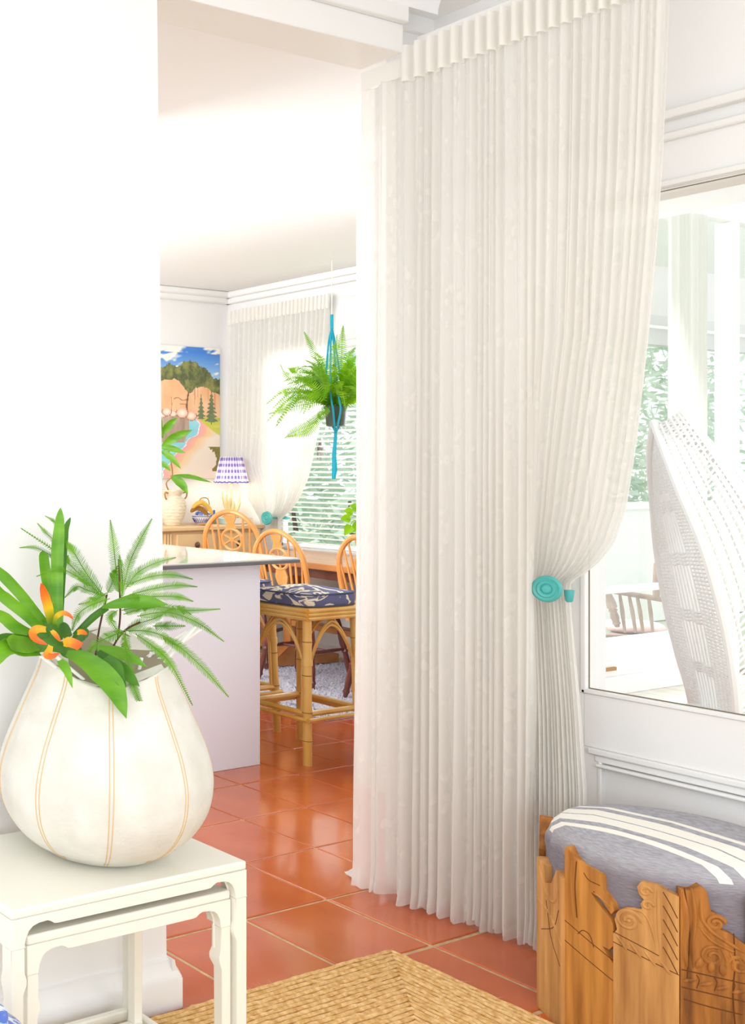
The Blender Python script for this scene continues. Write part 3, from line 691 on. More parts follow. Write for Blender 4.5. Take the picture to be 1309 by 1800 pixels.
# teapot, bowl, bananas, starfish
tp = thing('teapot', 'blue and white teapot with a cane loop handle behind the bowl', 'teapot', (5.80, 6.02, SBZ))
BW = bluewhite_mat()
G().lathe([(.035,0),(.055,.015),(.068,.045),(.064,.08),(.045,.1),(.03,.105),(.028,.112),(.012,.118),(.008,.128),(0,.132)], (0,0,0), 28).build('body', BW, tp)
G().tube(smooth_path([(.06,0,.05),(.09,0,.07),(.1,0,.1)], 8), [.012]*4+[.01]*3+[.008]*2, 8).build('spout', BW, tp)
G().tube(smooth_path([(-.048,0,.09),(-.05,0,.15),(-.03,0,.19),(.03,0,.19),(.05,0,.15),(.048,0,.09)], 24), .004, 6).build('handle', CANE, tp)
bw = thing('bowl', 'white bowl with a blue zigzag band on the pine sideboard', 'bowl', (5.685, 5.93, SBZ))
bo = G().lathe([(.02,0),(.03,.004),(.045,.02),(.058,.045),(.063,.066),(.06,.066),(.053,.045),(.03,.015),(0,.012)], (0,0,0), 36).build('bowl_body', WHITEC, bw)
zz = [];  NZ = 22
for k in range(NZ*2): a = 2*PI*k/(NZ*2); z = .022 if k % 2 else .048; r = .0465+.5*(z-.02)+.0005; zz.append((r*math.cos(a), r*math.sin(a), z))
g = G(); g.tube(zz, .0028, 5, closed=True); g.tube([(.0635*math.cos(2*PI*k/36), .0635*math.sin(2*PI*k/36), .062) for k in range(36)], .0025, 5, closed=True); g.tube([(.046*math.cos(2*PI*k/36), .046*math.sin(2*PI*k/36), .017) for k in range(36)], .002, 5, closed=True); g.build('zigzag_band', BLUEC, bo)
for k, (lab, pts) in enumerate((('ripe yellow banana arching out of the bowl, upper one', [(338,893),(346,886),(356,884),(366,892),(373,903)]), ('shaded brown banana lying inside the bowl', [(335,900),(343,894),(352,894),(360,899),(364,905)]))):
    dd = 7.68+.04*k
    pa = smooth_path([at(x, y, dd) for x, y in pts], 16); b_ = thing('banana', lab, 'banana', tuple(pa[0]), 0, 'bananas in the bowl')
    G().tube(pa, [.006]+[.012+.008*math.sin(PI*i/16) for i in range(1, 16)]+[.007], 7).build('fruit', YEL if k == 0 else M('shadow_banana', (170, 120, 50), .6), b_, world=True)  # second banana browned: shade inside the bowl put into its colour
    G().tube([pa[-1], pa[-1]+(pa[-1]-pa[-2]).normalized()*.015], .004, 5).build('stalk', CANE, b_, world=True)
g = G(); p0 = Vector((5.63, 5.84, SBZ+.008))
for k in range(5):
    a = 2*PI*k/5+.3; g.tube([p0, p0+Vector((.03*math.cos(a), .03*math.sin(a), .002)), p0+Vector((.055*math.cos(a), .055*math.sin(a), -.003))], [.012, .008, .003], 6)
tag(g.build('starfish', M('starfish_tan', (196, 150, 100), .8, bump=.4, bscale=120)), 'dried tan starfish lying in front of the bowl', 'starfish')

# coral lamp on pale books
bx = thing('book', 'pale blue-green book lying flat under the coral lamp', 'book', (5.98, 5.93, SBZ))
G().box((-.1, -.085, 0), (.13, .085, .045)).build('cover', M('duck_egg_cloth', (196, 222, 216), .7), bx, bevel=.004)
G().box((-.097, -.088, .006), (.127, .08, .039)).build('pages', M('page_paper', (240, 236, 226), .9), bx)
lp = thing('table_lamp', 'coral table lamp with a gathered blue gingham shade', 'lamp', (6.0, 5.95, SBZ+.046))
G().lathe([(.055,0),(.06,.008),(.055,.02),(.04,.03),(0,.034)], (0,0,0), 20).build('base', CREAM, lp)
rl = random.Random(4)
for k in range(9):
    a = 2*PI*k/9; r0 = .02; h = rl.uniform(.1, .2); sp_ = rl.uniform(.03, .06)
    pts = [(r0*math.cos(a), r0*math.sin(a), .025), (sp_*.9*math.cos(a), sp_*.9*math.sin(a), h*.5), (sp_*1.15*math.cos(a+.3), sp_*1.15*math.sin(a+.3), h)]
    G().tube(smooth_path(pts, 8), [.011]*5+[.009]*2+[.007, .004], 7).build('coral_branch', CREAM, lp)
    if k % 2: G().tube([Vector(pts[1]), Vector(pts[1])*1.35+Vector((0,0,.02))], [.007, .004], 6).build('coral_twig', CREAM, lp)
G().tube([(0,0,.03), (0,0,.27)], .008, 8).build('lamp_stem', CREAM, lp)
def gingham():
    m = bpy.data.materials.new('gingham'); m.use_nodes = True; nt = m.node_tree; N = nt.nodes.new; L = nt.links.new; b = nt.nodes['Principled BSDF']
    uv = N('ShaderNodeUVMap'); uv.uv_map = 'UVMap'; sp = N('ShaderNodeSeparateXYZ'); L(uv.outputs[0], sp.inputs[0]); outs = []
    for i, k in ((0, 14), (1, 4)):
        a = N('ShaderNodeMath'); a.operation = 'MULTIPLY'; a.inputs[1].default_value = k; L(sp.outputs[i], a.inputs[0]); f = N('ShaderNodeMath'); f.operation = 'FRACT'; L(a.outputs[0], f.inputs[0])
        c = N('ShaderNodeMath'); c.operation = 'GREATER_THAN'; c.inputs[1].default_value = .5; L(f.outputs[0], c.inputs[0]); outs.append(c.outputs[0])
    s = N('ShaderNodeMath'); s.operation = 'ADD'; L(outs[0], s.inputs[0]); L(outs[1], s.inputs[1]); h = N('ShaderNodeMath'); h.operation = 'MULTIPLY'; h.inputs[1].default_value = .5; L(s.outputs[0], h.inputs[0])
    r = N('ShaderNodeValToRGB'); r.color_ramp.interpolation = 'CONSTANT'; e = r.color_ramp.elements; e[0].position = 0; e[0].color = C4((246, 240, 238)); e[1].position = .4; e[1].color = C4((178, 170, 214)); x = e.new(.9); x.color = C4((96, 90, 176)); L(h.outputs[0], r.inputs[0]); L(r.outputs[0], b.inputs['Base Color'])
    t = N('ShaderNodeBsdfTranslucent'); mx = N('ShaderNodeMixShader'); mx.inputs[0].default_value = .4; L(r.outputs[0], t.inputs[0]); L(b.outputs[0], mx.inputs[1]); L(t.outputs[0], mx.inputs[2]); L(mx.outputs[0], nt.nodes['Material Output'].inputs[0]); return m
g = G(); n = 84; rows = [(.118,.268),(.112,.285),(.104,.33),(.094,.38),(.083,.43),(.078,.452)]; uvs = []
for j, (r, z) in enumerate(rows):
    for k in range(n+1): a = 2*PI*k/n; q = r*(1+.035*math.sin(a*21)) + (.006*math.sin(a*28) if j == 0 else 0); g.v.append((q*math.cos(a), q*math.sin(a), z)); uvs.append((k/n*2, (z-.268)/.18))
g.f = [(j*(n+1)+k, j*(n+1)+k+1, (j+1)*(n+1)+k+1, (j+1)*(n+1)+k) for j in range(len(rows)-1) for k in range(n)]
sh = g.build('lamp_shade', gingham(), lp, smooth=60); ul = sh.data.uv_layers.new(name='UVMap')
for l in sh.data.loops: ul.data[l.index].uv = uvs[l.vertex_index]
g = G(); g.tube([(.12*math.cos(2*PI*k/60)*(1+.02*math.sin(k*2.1)), .12*math.sin(2*PI*k/60)*(1+.02*math.sin(k*2.1)), .266+.004*math.sin(k*2.1)) for k in range(60)], .0045, 5, closed=True); g.build('ruffle_trim', BLUEC, sh)
bulb = bpy.data.materials.new('lamp_bulb'); bulb.use_nodes = True; bb = bulb.node_tree.nodes['Principled BSDF']; bb.inputs['Emission Color'].default_value = (1, .8, .5, 1); bb.inputs['Emission Strength'].default_value = 12
G().lathe([(0,.29),(.02,.3),(.028,.325),(.02,.35),(0,.36)], (0,0,0), 12).build('bulb', bulb, lp)
pd = bpy.data.lights.new('lamp_glow', 'POINT'); pd.energy = 1.2; pd.color = (1, .82, .58); pd.shadow_soft_size = .05; po = bpy.data.objects.new('lamp_glow', pd); COL.objects.link(po); po.location = (6.0, 5.95, SBZ+.30)

# painting: flat printed picture (colours per cell) on a canvas
NU, NV = 130, 170
def hsh(i, j): v = math.sin(i*127.1+j*311.7)*43758.5453; return v-math.floor(v)
def vn(x, y):
    i, j = math.floor(x), math.floor(y); f, g_ = x-i, y-j; f = f*f*(3-2*f); g_ = g_*g_*(3-2*g_)
    return (hsh(i,j)*(1-f)+hsh(i+1,j)*f)*(1-g_)+(hsh(i,j+1)*(1-f)+hsh(i+1,j+1)*f)*g_
def fb(x, y): return .5*vn(x, y)+.3*vn(x*2.1+5, y*2.1)+.2*vn(x*4.3, y*4.3+9)
def hmix(a, b, t): t = max(0, min(1, t)); return tuple(x+(y-x)*t for x, y in zip(a, b))
rp = random.Random(9)
TAB_R = [(-.4,.86),(0,.83),(.12,.86),(.25,.85),(.38,.885),(.48,.90),(.58,.885),(.7,.85),(.82,.80),(.9,.775),(1,.76)]
TAB_C = [(-.4,.72),(0,.735),(.2,.745),(.3,.725),(.38,.69),(.44,.65),(.47,.64),(.52,.655),(.58,.69),(.68,.705),(.8,.69),(.9,.66),(1,.645)]
TAB_S = [(.05,.02),(.09,.10),(.15,.20),(.20,.285),(.25,.41),(.30,.47),(.33,.60),(.37,.65),(.41,.66),(.44,.60),(.47,.55)]     # water's edge
def paint(u, v):      # u 0..1 across the visible part, v 0 bottom .. 1 top
    n3 = rp.random(); n2 = fb(u*9, v*14)
    ridge = lerp_tab(TAB_R, u) + .05*(fb(u*16, 3)-.5) + .012*(vn(u*60, v*30)-.5)
    if v > ridge:
        c = hmix((150, 200, 246), (44, 116, 216), (v-.76)/.2)
        cl_ = fb(u*3.2+v*3+1.3, v*13-u*2)
        return hmix(c, (252, 246, 238), (cl_-(.50 if v < .955 else .36))*9)
    lo = lerp_tab(TAB_C, u) + .02*(vn(u*18, 7)-.5)
    if v > lo:
        m = fb(u*14, v*22); return hmix(hmix((62, 74, 34), (132, 136, 62), (m-.3)*2.2), (176, 164, 96), max(0, n3-.8)*2)
    for cx, w_, z0, z1 in ((.67, .085, .455, .645), (.85, .125, .43, .685)):
        hh = (z1-v)/(z1-z0)
        if 0 < hh < 1 and abs(u-cx) < w_*hh*(.72+.28*math.sin(v*210+abs(u-cx)*30)): return hmix((58, 84, 56), (120, 136, 92), n2*.7+n3*.3)
    if abs(u-.85) < .008 and .41 < v < .45: return (64, 62, 38)
    wl = .455
    for bx_, bz, br_ in ((.085, .500, .075), (.19, .487, .058), (.345, .495, .095), (.5, .475, .085), (.01, .475, .05)):
        q = ((u-bx_)/br_)**2+((v-bz)/(br_*.40))**2
        if q < 1: return hmix((254, 238, 222), (214, 160, 126), q*.8 if v > bz-.01 else q)
        if .9 < q < 1.25 and v < bz+.02: return (150, 96, 66)
    if v > .478 and u < .60 or (v > .462 and u >= .60):
        c = hmix((232, 164, 108), (252, 220, 184), fb(u*5, v*4+2)*1.3-.15)
        if abs(v-.60-.01*math.sin(u*30)) < .004 and .2 < u < .43 or abs(v-.56) < .004 and .3 < u < .44: c = (182, 98, 52)
        if abs(u-.445-.02*math.sin(v*20)) < .014: c = (108, 66, 40)
        if abs(u-.12-.05*math.sin(v*14)) < .007 and v < .62: c = (206, 136, 88)
        if u > .5 and vn(u*34, v*3) > .78: c = hmix(c, (206, 116, 66), .6)
        return c
    if u > .62 and v > lerp_tab([(.62,.455),(.7,.425),(.8,.39),(.9,.355),(1,.325)], u): return hmix((186, 198, 48), (228, 226, 96), fb(u*4, v*30)) if v < .44 else hmix((150, 168, 50), (206, 210, 76), n2)
    e = lerp_tab(TAB_S, v) + .012*math.sin(v*62)
    if u < e:
        if e-u < .016: return (250, 250, 250)
        if v > .44 - .55*max(0, u-.02)**1.0*0 and u < .62 or (v > .27 and u < .46-.9*max(0, .36-v)): return hmix((134, 106, 92), (212, 186, 168), fb(u*8, v*4+4)*1.3-.1)
        return hmix((112, 204, 228), (164, 226, 238), n2)
    if u < e + .15*(1-v*.9)+.03: return hmix((250, 164, 172), (252, 196, 150), (u-e)/.16)
    if v < .24 and v > .055 and u > .80 + .17*abs(math.sin((v-.02)*13.5)) - .05*vn(u*30, v*40): return hmix((92, 90, 22), (158, 142, 54), n3*.5+n2*.5)
    return hmix((252, 206, 150), (250, 236, 216), (u-e-.15)/.2)
pn = thing('painting', 'unframed beach and cliff landscape painting above the sideboard', 'painting', (5.79, YB-.015, 1.755))
px0, px1, pz0, pz1 = 5.26, 6.105, 1.262, 2.262
G().box((px0, YB-.03, pz0), (px1, YB-.001, pz1)).build('canvas', M('canvas_edge', (240, 232, 220), .8), pn, world=True)
g = G(); cols = []
g.v = [(px0+(px1-px0)*i/NU, YB-.0305, pz0+(pz1-pz0)*j/NV) for j in range(NV+1) for i in range(NU+1)]
for j in range(NV):
    for i in range(NU):
        a = j*(NU+1)+i; g.f.append((a, a+1, a+NU+2, a+NU+1)); X = px0+(px1-px0)*(i+.5)/NU; cols.append(paint((X-5.525)/(px1-5.525), (j+.5)/NV))
po_ = g.build('picture', attr_mat('oil_paint'), pn, smooth=0, world=True)
ca = po_.data.color_attributes.new('paint', 'FLOAT_COLOR', 'CORNER')
for p_ in po_.data.polygons:
    c = C4(hmix(cols[p_.index], (255, 248, 240), .12))
    for l in p_.loop_indices: ca.data[l].color = c

# ------------------------------------------------------------------ fronds, used by both ferns
def frond(g, path, width, pn_=34, nrm=None, stiff=.35, pw=.0012, taper=.9, droop=0):
    P = smooth_path(path, pn_); k = len(P); nrm = Vector(nrm or VN)
    Ltot = sum((P[i+1]-P[i]).length for i in range(k-1))
    g.tube(P[::2] if k > 6 else P, max(.0009, width*.02), 4)
    for i in range(2, k-1):
        t = (P[i+1]-P[i-1]).normalized(); s_ = t.cross(nrm); s_ = s_.normalized() if s_.length > 1e-5 else t.orthogonal()
        u = i/(k-1); w_ = width*min(1, (1-u)*2.2+.12)*min(1, .55+u*2.5)*.5
        for sg in (-1, 1):
            d = (s_*sg + t*stiff + nrm.normalized()*random.uniform(-.15, .25)).normalized(); d.z -= droop
            e = P[i] + d*w_*random.uniform(.88, 1.08); hw = pw
            g.add([P[i]-t*hw, P[i]+t*hw, P[i]+d*w_*.6+t*hw*.9, e, P[i]+d*w_*.6-t*hw*.7], [(0,1,2,4), (4,2,3)])
    return g

# hanging fern in turquoise macrame
HD = 6.95
hc = at(590, 716, HD)
hf = thing('hanging_fern', 'bushy green fern in a pot hanging before the dining window', 'plant', tuple(hc))
G().lathe([(.05,-.125),(.058,-.12),(.066,-.02),(.074,.0),(.072,.008),(.066,.006),(.06,-.02),(0,-.03)], (0,0,0), 24).build('pot', BLACKP, hf)
rf = random.Random(21)
ends = [(474,722),(478,748)]
for k in range(84):
    a = rf.uniform(0, 2*PI); el = rf.choice([rf.uniform(-.1, .6), rf.uniform(.3, 1.0), rf.uniform(.6, 1.3)]); L = rf.uniform(.28, .44)*(1 if el > .3 else 1.05)
    d0 = Vector((math.cos(a)*math.cos(el), math.sin(a)*math.cos(el), math.sin(el))); h = Vector((math.cos(a), math.sin(a), 0))
    st = Vector((.03*math.cos(a), .03*math.sin(a), .0)); path = [st, st + d0*L*.4 + Vector((0,0,.05)), st + d0*L*.75 + Vector((0,0,.03)) , st + d0*L + h*.04 - Vector((0,0,.1*(1.1-el)+.02))]
    nr = (Vector((0,0,1)) + h*.3 - FV*.7)
    frond(G(), path, rf.uniform(.07, .09), 34, nr, .25, .0036).build('frond', FERN, hf)
for path in ([(572,690),(562,650),(548,612),(534,583)], [(583,680),(586,640),(590,610),(592,588)], [(598,680),(600,640),(601,600),(603,572)], [(570,700),(540,685),(505,662),(492,640)][::1], [(570,705),(530,712),(495,720),(472,728)], [(572,720),(545,745),(515,760),(500,770)], [(580,715),(560,735),(540,760),(505,768)], [(575,700),(545,672),(520,655),(508,648)], [(575,705),(530,690),(505,690),(488,692)]):
    frond(G(), [at(x, y, HD-.1+rf.uniform(-.1, .05)) for x, y in path], .075, 36, VN, .25, .0034).build('frond', FERN, hf, world=True)
mc = thing('plant_hanger', 'turquoise cord hanger carrying the hanging fern', 'plant hanger', tuple(at(583, 545, HD)))
topz = at(583, 553, HD)
G().tube([Vector((topz.x, topz.y, ZC-.002)), topz], .003, 6).build('hook_wire', WHITEC, mc, world=True)
G().tube([topz, at(583, 578, HD)], .013, 8, flat=.5).build('top_cord', TURQ, mc, world=True)
for sx, dd in ((-9, .05), (10, .05), (-3, -.06), (5, -.07)):
    G().tube(smooth_path([at(583, 576, HD), at(583+sx*.7, 610, HD+dd*.6), at(586+sx*1.6, 690, HD+dd*1.6), at(590+sx*1.7, 718, HD+dd*1.65), at(590+sx*.9, 742, HD+dd), at(590, 762, HD)], 20), .006, 6).build('cord', TURQ, mc, world=True)
G().tube([at(590, 755, HD), at(589, 775, HD), at(587, 800, HD), at(588, 825, HD), at(586, 842, HD)], [.012, .012, .016, .02, .014], 8, flat=.6).build('tassel', TURQ, mc, world=True)
# little chime in the window
cp = at(563, 772, 7.5)
wc = thing('wind_chime', 'tiny dark metal chime hanging in the window left of the tassel', 'ornament', tuple(cp))
G().tube([(0,0,.35), (0,0,0)], .0012, 4).build('string', CHIMEM, wc)
G().lathe([(0,.0),(.012,-.005),(.014,-.04),(.024,-.055),(.022,-.075),(.01,-.08),(0,-.08)], (0,0,0), 12).build('bell', CHIMEM, wc)
for k in range(4):
    a = PI/2*k+.5; G().tube([(.016*math.cos(a), .016*math.sin(a), -.07), (.019*math.cos(a), .019*math.sin(a), -.155+.012*k)], .0055, 6).build('chime_tube', CHIMEM, wc)
# lime plant on the dining table
lv = at(650, 1000, 6.25)
lpn = thing('potted_plant', 'lime green trailing plant on the dining table beside the curtain', 'plant', (lv.x, lv.y, .756))
G().lathe([(.04,0),(.055,.005),(.065,.09),(.068,.1),(.06,.1),(.055,.08),(0,.08)], (0,0,0), 20).build('pot', WHITEC, lpn)
for k, pl in enumerate(([(648,950),(632,915),(612,900)], [(648,950),(636,905),(622,892)], [(648,950),(640,900),(632,894)], [(648,950),(630,918),(608,912)], [(648,950),(625,915),(612,930)], [(648,950),(634,920),(626,926)], [(650,950),(655,905),(662,890)])):
    pp = [at(x, y, 6.25+.03*k-.08) for x, y in pl]; ls = G().tube(smooth_path(pp, 8), .002, 5).build('stem', LIME, lpn, world=True)
    dv = (pp[-1]-pp[-2]).normalized()*.07; leaf(G(), [pp[-1]-dv*.4, pp[-1], pp[-1]+dv*.5+Vector((0,0,-.012))], [(0,.01),(.25,.055),(.6,.05),(1,.002)], VN+Vector((0,0,.5)), .3).build('leaf', LIME, ls, world=True)

# ------------------------------------------------------------------ nest of ivory side tables
def side_table(label, x0, x1, y0, y1, H, leg, drop, name='nesting_table'):
    t = thing(name, label, 'side table', ((x0+x1)/2, (y0+y1)/2, 0), 0, 'nest of ivory side tables')
    th = .014
    G().box((x0, y0, H-.018), (x1, y1, H)).build('tabletop', LACQ, t, world=True, bevel=.004)
    def front(xa, xb, o, ux, thick, bead=True):
        W = xb-xa; a = .055; d = th
        # apron with cusped ends and rounded shoulders, as one outline hanging from the top
        lf = leg
        arch = [(lf, -d-.034), (lf+.003, -d-.022), (lf+.009, -d-.011), (lf+.018, -d-.004), (lf+.032, -d), (lf+.05, -d+.001), (lf+.058, -d-.002), (lf+.066, -d-.007), (lf+.074, -d-.008)]
        out = [(0, 0), (0, -d-.04), (lf, -d-.04)] + arch + [(W-u, v) for u, v in reversed(arch)] + [(W-lf, -d-.04), (W, -d-.04), (W, 0)]
        g = G(); g.ext(out, o, ux, (0,0,1), thick); ap = g.build('apron', LACQ, t, world=True, bevel=.0008)
        if not bead: return
        g = G(); o = Vector(o); ux = Vector(ux); nn = ux.cross(Vector((0,0,1))).normalized()
        pth = [o + ux*u + Vector((0,0,v)) + (nn*thick*.0) for u, v in [(lf, -.10), (lf, -d-.04)] + arch + [(W-u, v) for u, v in reversed(arch)] + [(W-lf, -d-.04), (W-lf, -.10)]]
        g.tube(pth, .0024, 6); g.build('bead', LACQ, ap, world=True)
    T = .02; Z = H-.0181
    front(x0, x1, (x0, y0+T, Z), (1,0,0), T)
    front(x0, x1, (x0, y1, Z), (1,0,0), T, False)
    front(y0+T, y1-T, (x1-T, y0+T, Z), (0,1,0), T-.0006, False); front(y0+T, y1-T, (x0+.0006, y0+T, Z), (0,1,0), T-.0006, False)
    zt = H-.0181-th-.04
    for sx in (0, 1):
        for sy in (0, 1):
            # leg with a cusp at mid height and a hoof foot
            prof = [(leg, zt), (leg, H-.118), (leg*1.14, H-.132), (leg*1.14, H-.142), (leg*.9, H-.158), (leg*.86, H*.16), (leg*1.15, H*.08), (leg*1.35, H*.03), (leg*1.3, 0)]
            vs_ = []; X = x0 if not sx else x1; Yv = y0 if not sy else y1; kx = 1 if not sx else -1; ky = 1 if not sy else -1
            for w_, z in prof:
                o_ = .0 if w_ <= leg else (w_-leg)*.5
                xa, xb = X-kx*o_*0, X+kx*w_; ya, yb = Yv-ky*o_*0, Yv+ky*w_
                vs_ += [(xa,ya,z),(xb,ya,z),(xb,yb,z),(xa,yb,z)]
            fs = [(i*4+k, i*4+(k+1) % 4, (i+1)*4+(k+1) % 4, (i+1)*4+k) for i in range(len(prof)-1) for k in range(4)] + [(0,1,2,3), tuple(len(prof)*4-4+k for k in (3,2,1,0))]
            G().add(vs_, fs).build('leg', LACQ, t, world=True, bevel=.0012)
    e = leg*.2; r = .018
    for (a, b) in (((x0+e, y0+e), (x0+e+r, y1-e)), ((x1-e-r, y0+e), (x1-e, y1-e)), ((x0+e+r, y1-e-r), (x1-e-r, y1-e))):
        G().box((a[0], a[1], .045), (b[0], b[1], .07)).build('floor_rail', LACQ, t, world=True, bevel=.004)
    return t
side_table('larger ivory lacquered nesting table carrying the big plant pot', 1.092, 1.668, 1.612, 1.965, .52, .030, .03)
side_table('smaller ivory nesting table tucked under the larger one', 1.134, 1.634, 1.622, 1.91, .462, .026, .03)
# stacked third table is not in view; blue and white jar at the edge of the frame
jp = at(-62, 1800, 1.72)
jr = tag(G().lathe([(.06,0),(.075,.01),(.12,.1),(.14,.2),(.13,.27),(.10,.31),(.07,.325),(.07,.34),(.06,.345),(0,.345)], (0,0,0), 36).build('ceramic_jar', bluewhite_mat()), 'blue and white glazed jar at the lower left, beside the nesting tables', 'jar')
jr.location = (jp.x, jp.y, .10)
jst = tag(G().lathe([(.10,0),(.105,.01),(.095,.05),(.105,.09),(.10,.10)], (0,0,0), 30).build('jar_stand', DKWOOD), 'low round dark stand under the blue and white jar', 'stand'); jst.location = (jp.x, jp.y, 0)

# ------------------------------------------------------------------ big pot, sticks and plants
PD = 2.235; pc = at(178, 1400, PD); PCX, PCY = pc.x, pc.y
pot = thing('plant_pot', 'big chalky white gourd shaped pot with tan inlaid lines', 'pot', (PCX, PCY, .521))
def potr(z):   # radius profile
    tab = [(0,.08),(.008,.118),(.025,.150),(.045,.175),(.075,.198),(.11,.214),(.15,.2195),(.185,.217),(.23,.204),(.285,.181),(.342,.156),(.375,.141),(.405,.134)]
    return lerp_tab(tab, z)
ZR = .405
def wob(p, a):
    k = p.z/ZR; q = 1+.012*math.cos(8*a)*min(1, k*2)
    dz = (.032*math.cos(a-1.1) - .010*math.cos(3*a+.6))*max(0, (k-.6)/.4)
    return Vector((p.x*q + .012*k, p.y*q, p.z+dz))
zs = [ZR*i/48 for i in range(49)]
sm = lambda z: sum(potr(max(0, min(ZR, z+d))) for d in (-.016, -.008, 0, .008, .016))/5 if z > .016 else potr(z)
prof = [(0, 0)] + [(sm(z), z) for z in zs]
G().lathe(prof + [(sm(ZR)-.003, ZR+.003), (sm(ZR)-.008, ZR)], (0,0,0), 96, fn=wob).build('pot_wall', CER, pot)
G().lathe([(sm(ZR)-.008, ZR), (sm(.33)-.012, .33), (sm(.25)-.012, .27), (0, .27)], (0,0,0), 96, fn=wob).build('pot_lining', SHADE_IN, pot)
va = math.atan2(-PCY, -PCX)
for k, da in enumerate((-.62, .07, .80, 1.55, -1.35, -2.1, 2.3, 3.05)):
    g = G()
    for o_ in (-.010, .010):
        a = va + da; pts = []
        for i in range(41):
            z = .012+(ZR-.012)*i/40; r = sm(z); aa = a + o_*(.75+.25*math.sin(PI*i/40))/max(.1, r)*.4; pts.append(wob(Vector((r*math.cos(aa), r*math.sin(aa), z)), aa))
        g.tube(pts, .0011, 5)
    g.build('inlaid_line', TAN, pot)
# sticks
for k, (a, b, d) in enumerate((((62,1146),(115,1186),-.06), ((93,1150),(146,1194),-.09), ((242,1192),(327,1116),.0), ((242,1184),(331,1122),.05), ((249,1156),(240,1200),-.04), ((266,1146),(254,1180),.02), ((236,1170),(300,1128),.03), ((276,1180),(330,1118),-.02), ((128,1090),(140,1190),.08), ((178,1100),(160,1180),.1))):
    pa, pb = at(*a, PD+d), at(*b, PD+d)
    G_ = G().tube([pb+(pb-pa).normalized()*.04, (pa+pb)/2, pa], .0036 if k < 8 else .0018, 7)
    c0 = (pa+pb)/2; o = G(); o.v = [tuple(Vector(v)-c0) for v in G_.v]; o.f = G_.f; st = o.build('stick', STICK); st.location = c0
    labs = ['white stick leaning out of the pot at its far left', 'white stick under the orange bracts at the pot rim', 'long white stick leaning right out of the pot, lower', 'long white stick leaning right out of the pot, uppermost', 'short upright white stick inside the right of the rim', 'short tilted white stick inside the back of the rim', 'white stick crossing behind the long leaning sticks', 'white stick ending beside the drooping fern fronds', 'thin white twig standing between the bromeliad and fern', 'thin white twig behind the brown fern stem']
    tag(st, labs[k], 'stick', 'white sticks in the pot')
# bromeliad
def c6(x, y): return (x*.1888, 880+y*.1889)
def c3(x, y): return (x*.3446, 880+y*.3444)
bm_ = thing('bromeliad', 'bromeliad with long strap leaves and orange bracts in the white pot', 'plant', (PCX-.05, PCY, .521+.3))
pxm = PD/FPX
STRAP = [(0,.7),(.3,.95),(.6,1),(.85,.7),(.95,.35),(1,.03)]
def strap(pts, wpx, d=0., dd=0., mat=GREEN, prof=STRAP, f=.35, nrm=None):
    n = len(pts); P = [at(x, y, PD+d+dd*i/(n-1)) for i, (x, y) in enumerate(pts)]
    return leaf(G(), P, [(a, b*wpx*pxm) for a, b in prof], nrm or (VN+Vector((0,0,.35))), f, 22).build('strap_leaf', mat, bm_, world=True)
strap([c6(545,1240), c6(530,850), c6(530,500), c6(548,250), c6(563,65)], 23, .02, .04, nrm=VN)
strap([c6(560,1150), c6(580,700), c6(596,400), c6(612,260), c6(657,155)], 13, .03, .05, DKGREEN, nrm=VN)
strap([c6(500,1200), c6(440,800), c6(412,600), c6(400,470)], 20, .05, .05, prof=[(0,.7),(.5,1),(.85,.9),(.96,.6),(1,.1)], nrm=VN)
strap([c6(450,1190), c6(250,950), c6(100,780), c6(-40,650), c6(-200,560)], 21, 0, -.03)
strap([c6(370,1200), c6(230,1060), c6(80,940), c6(-20,850), c6(-160,640)], 22, -.02, -.06)
strap([c6(330,1270), c6(150,1190), c6(20,1090), c6(-150,1010)], 23, -.04, -.1)
strap([c6(360,1310), c6(170,1290), c6(20,1285), c6(-160,1330)], 17, -.05, -.12, DKGREEN)
strap([c6(360,1390), c6(220,1380), c6(90,1360), c6(0,1430), c6(-60,1560)], 30, -.06, -.14, LIME if False else GREEN)
strap([c6(380,1350), c6(250,1350), c6(120,1330), c6(60,1290)], 30, -.06, -.1, FROND, prof=[(0,.5),(.4,.95),(.8,.9),(.95,.5),(1,.05)])
strap([c3(340,780), c3(430,815), c3(510,880), c3(580,960), c3(645,1112)], 40, -.08, -.1, prof=[(0,.25),(.2,.7),(.5,1),(.75,.95),(.9,.5),(1,.02)])
strap([c3(500,770), c3(560,830), c3(640,890), c3(712,948)], 30, -.05, -.1, DKGREEN, prof=[(0,.3),(.3,.8),(.55,1),(.85,.5),(1,.02)])
strap([c3(500,750), c3(580,775), c3(660,800), c3(752,850)], 24, -.03, -.06, prof=[(0,.4),(.4,1),(.8,.6),(1,.02)])
strap([c3(540,800), c3(590,850), c3(600,900), c3(640,960)], 22, -.1, -.06, DKGREEN)
strap([c3(380,690), c3(470,600), c3(545,545)], 13, .0, .02, DKGREEN, prof=[(0,.8),(.5,1),(1,.9)])
strap([c3(520,545), c3(600,528), c3(680,515), c3(770,520), c3(858,531)], 25, .01, -.05, GREEN, prof=[(0,.2),(.2,.6),(.5,1),(.75,.85),(1,.02)])
strap([c3(305,815), c3(340,870), c3(370,958)], 18, -.12, -.03, prof=[(0,.6),(.3,1),(.7,.6),(1,.02)])
strap([c3(250,700), c3(200,690), c3(130,720)], 26, -.03, -.03, DKGREEN); strap([c3(330,760), c3(270,740), c3(210,745), c3(160,770)], 24, -.04, -.04, DKGREEN)
strap([c3(350,700), c3(330,670), c3(325,620)], 22, .0, .02, DKGREEN); strap([c3(300,720), c3(260,660), c3(240,600)], 24, -.01, 0, DKGREEN); strap([c3(380,720), c3(420,680), c3(450,690)], 22, -.01, 0, DKGREEN)
strap([c3(310,740), c3(350,760), c3(420,770)], 34, -.03, 0, DKGREEN)
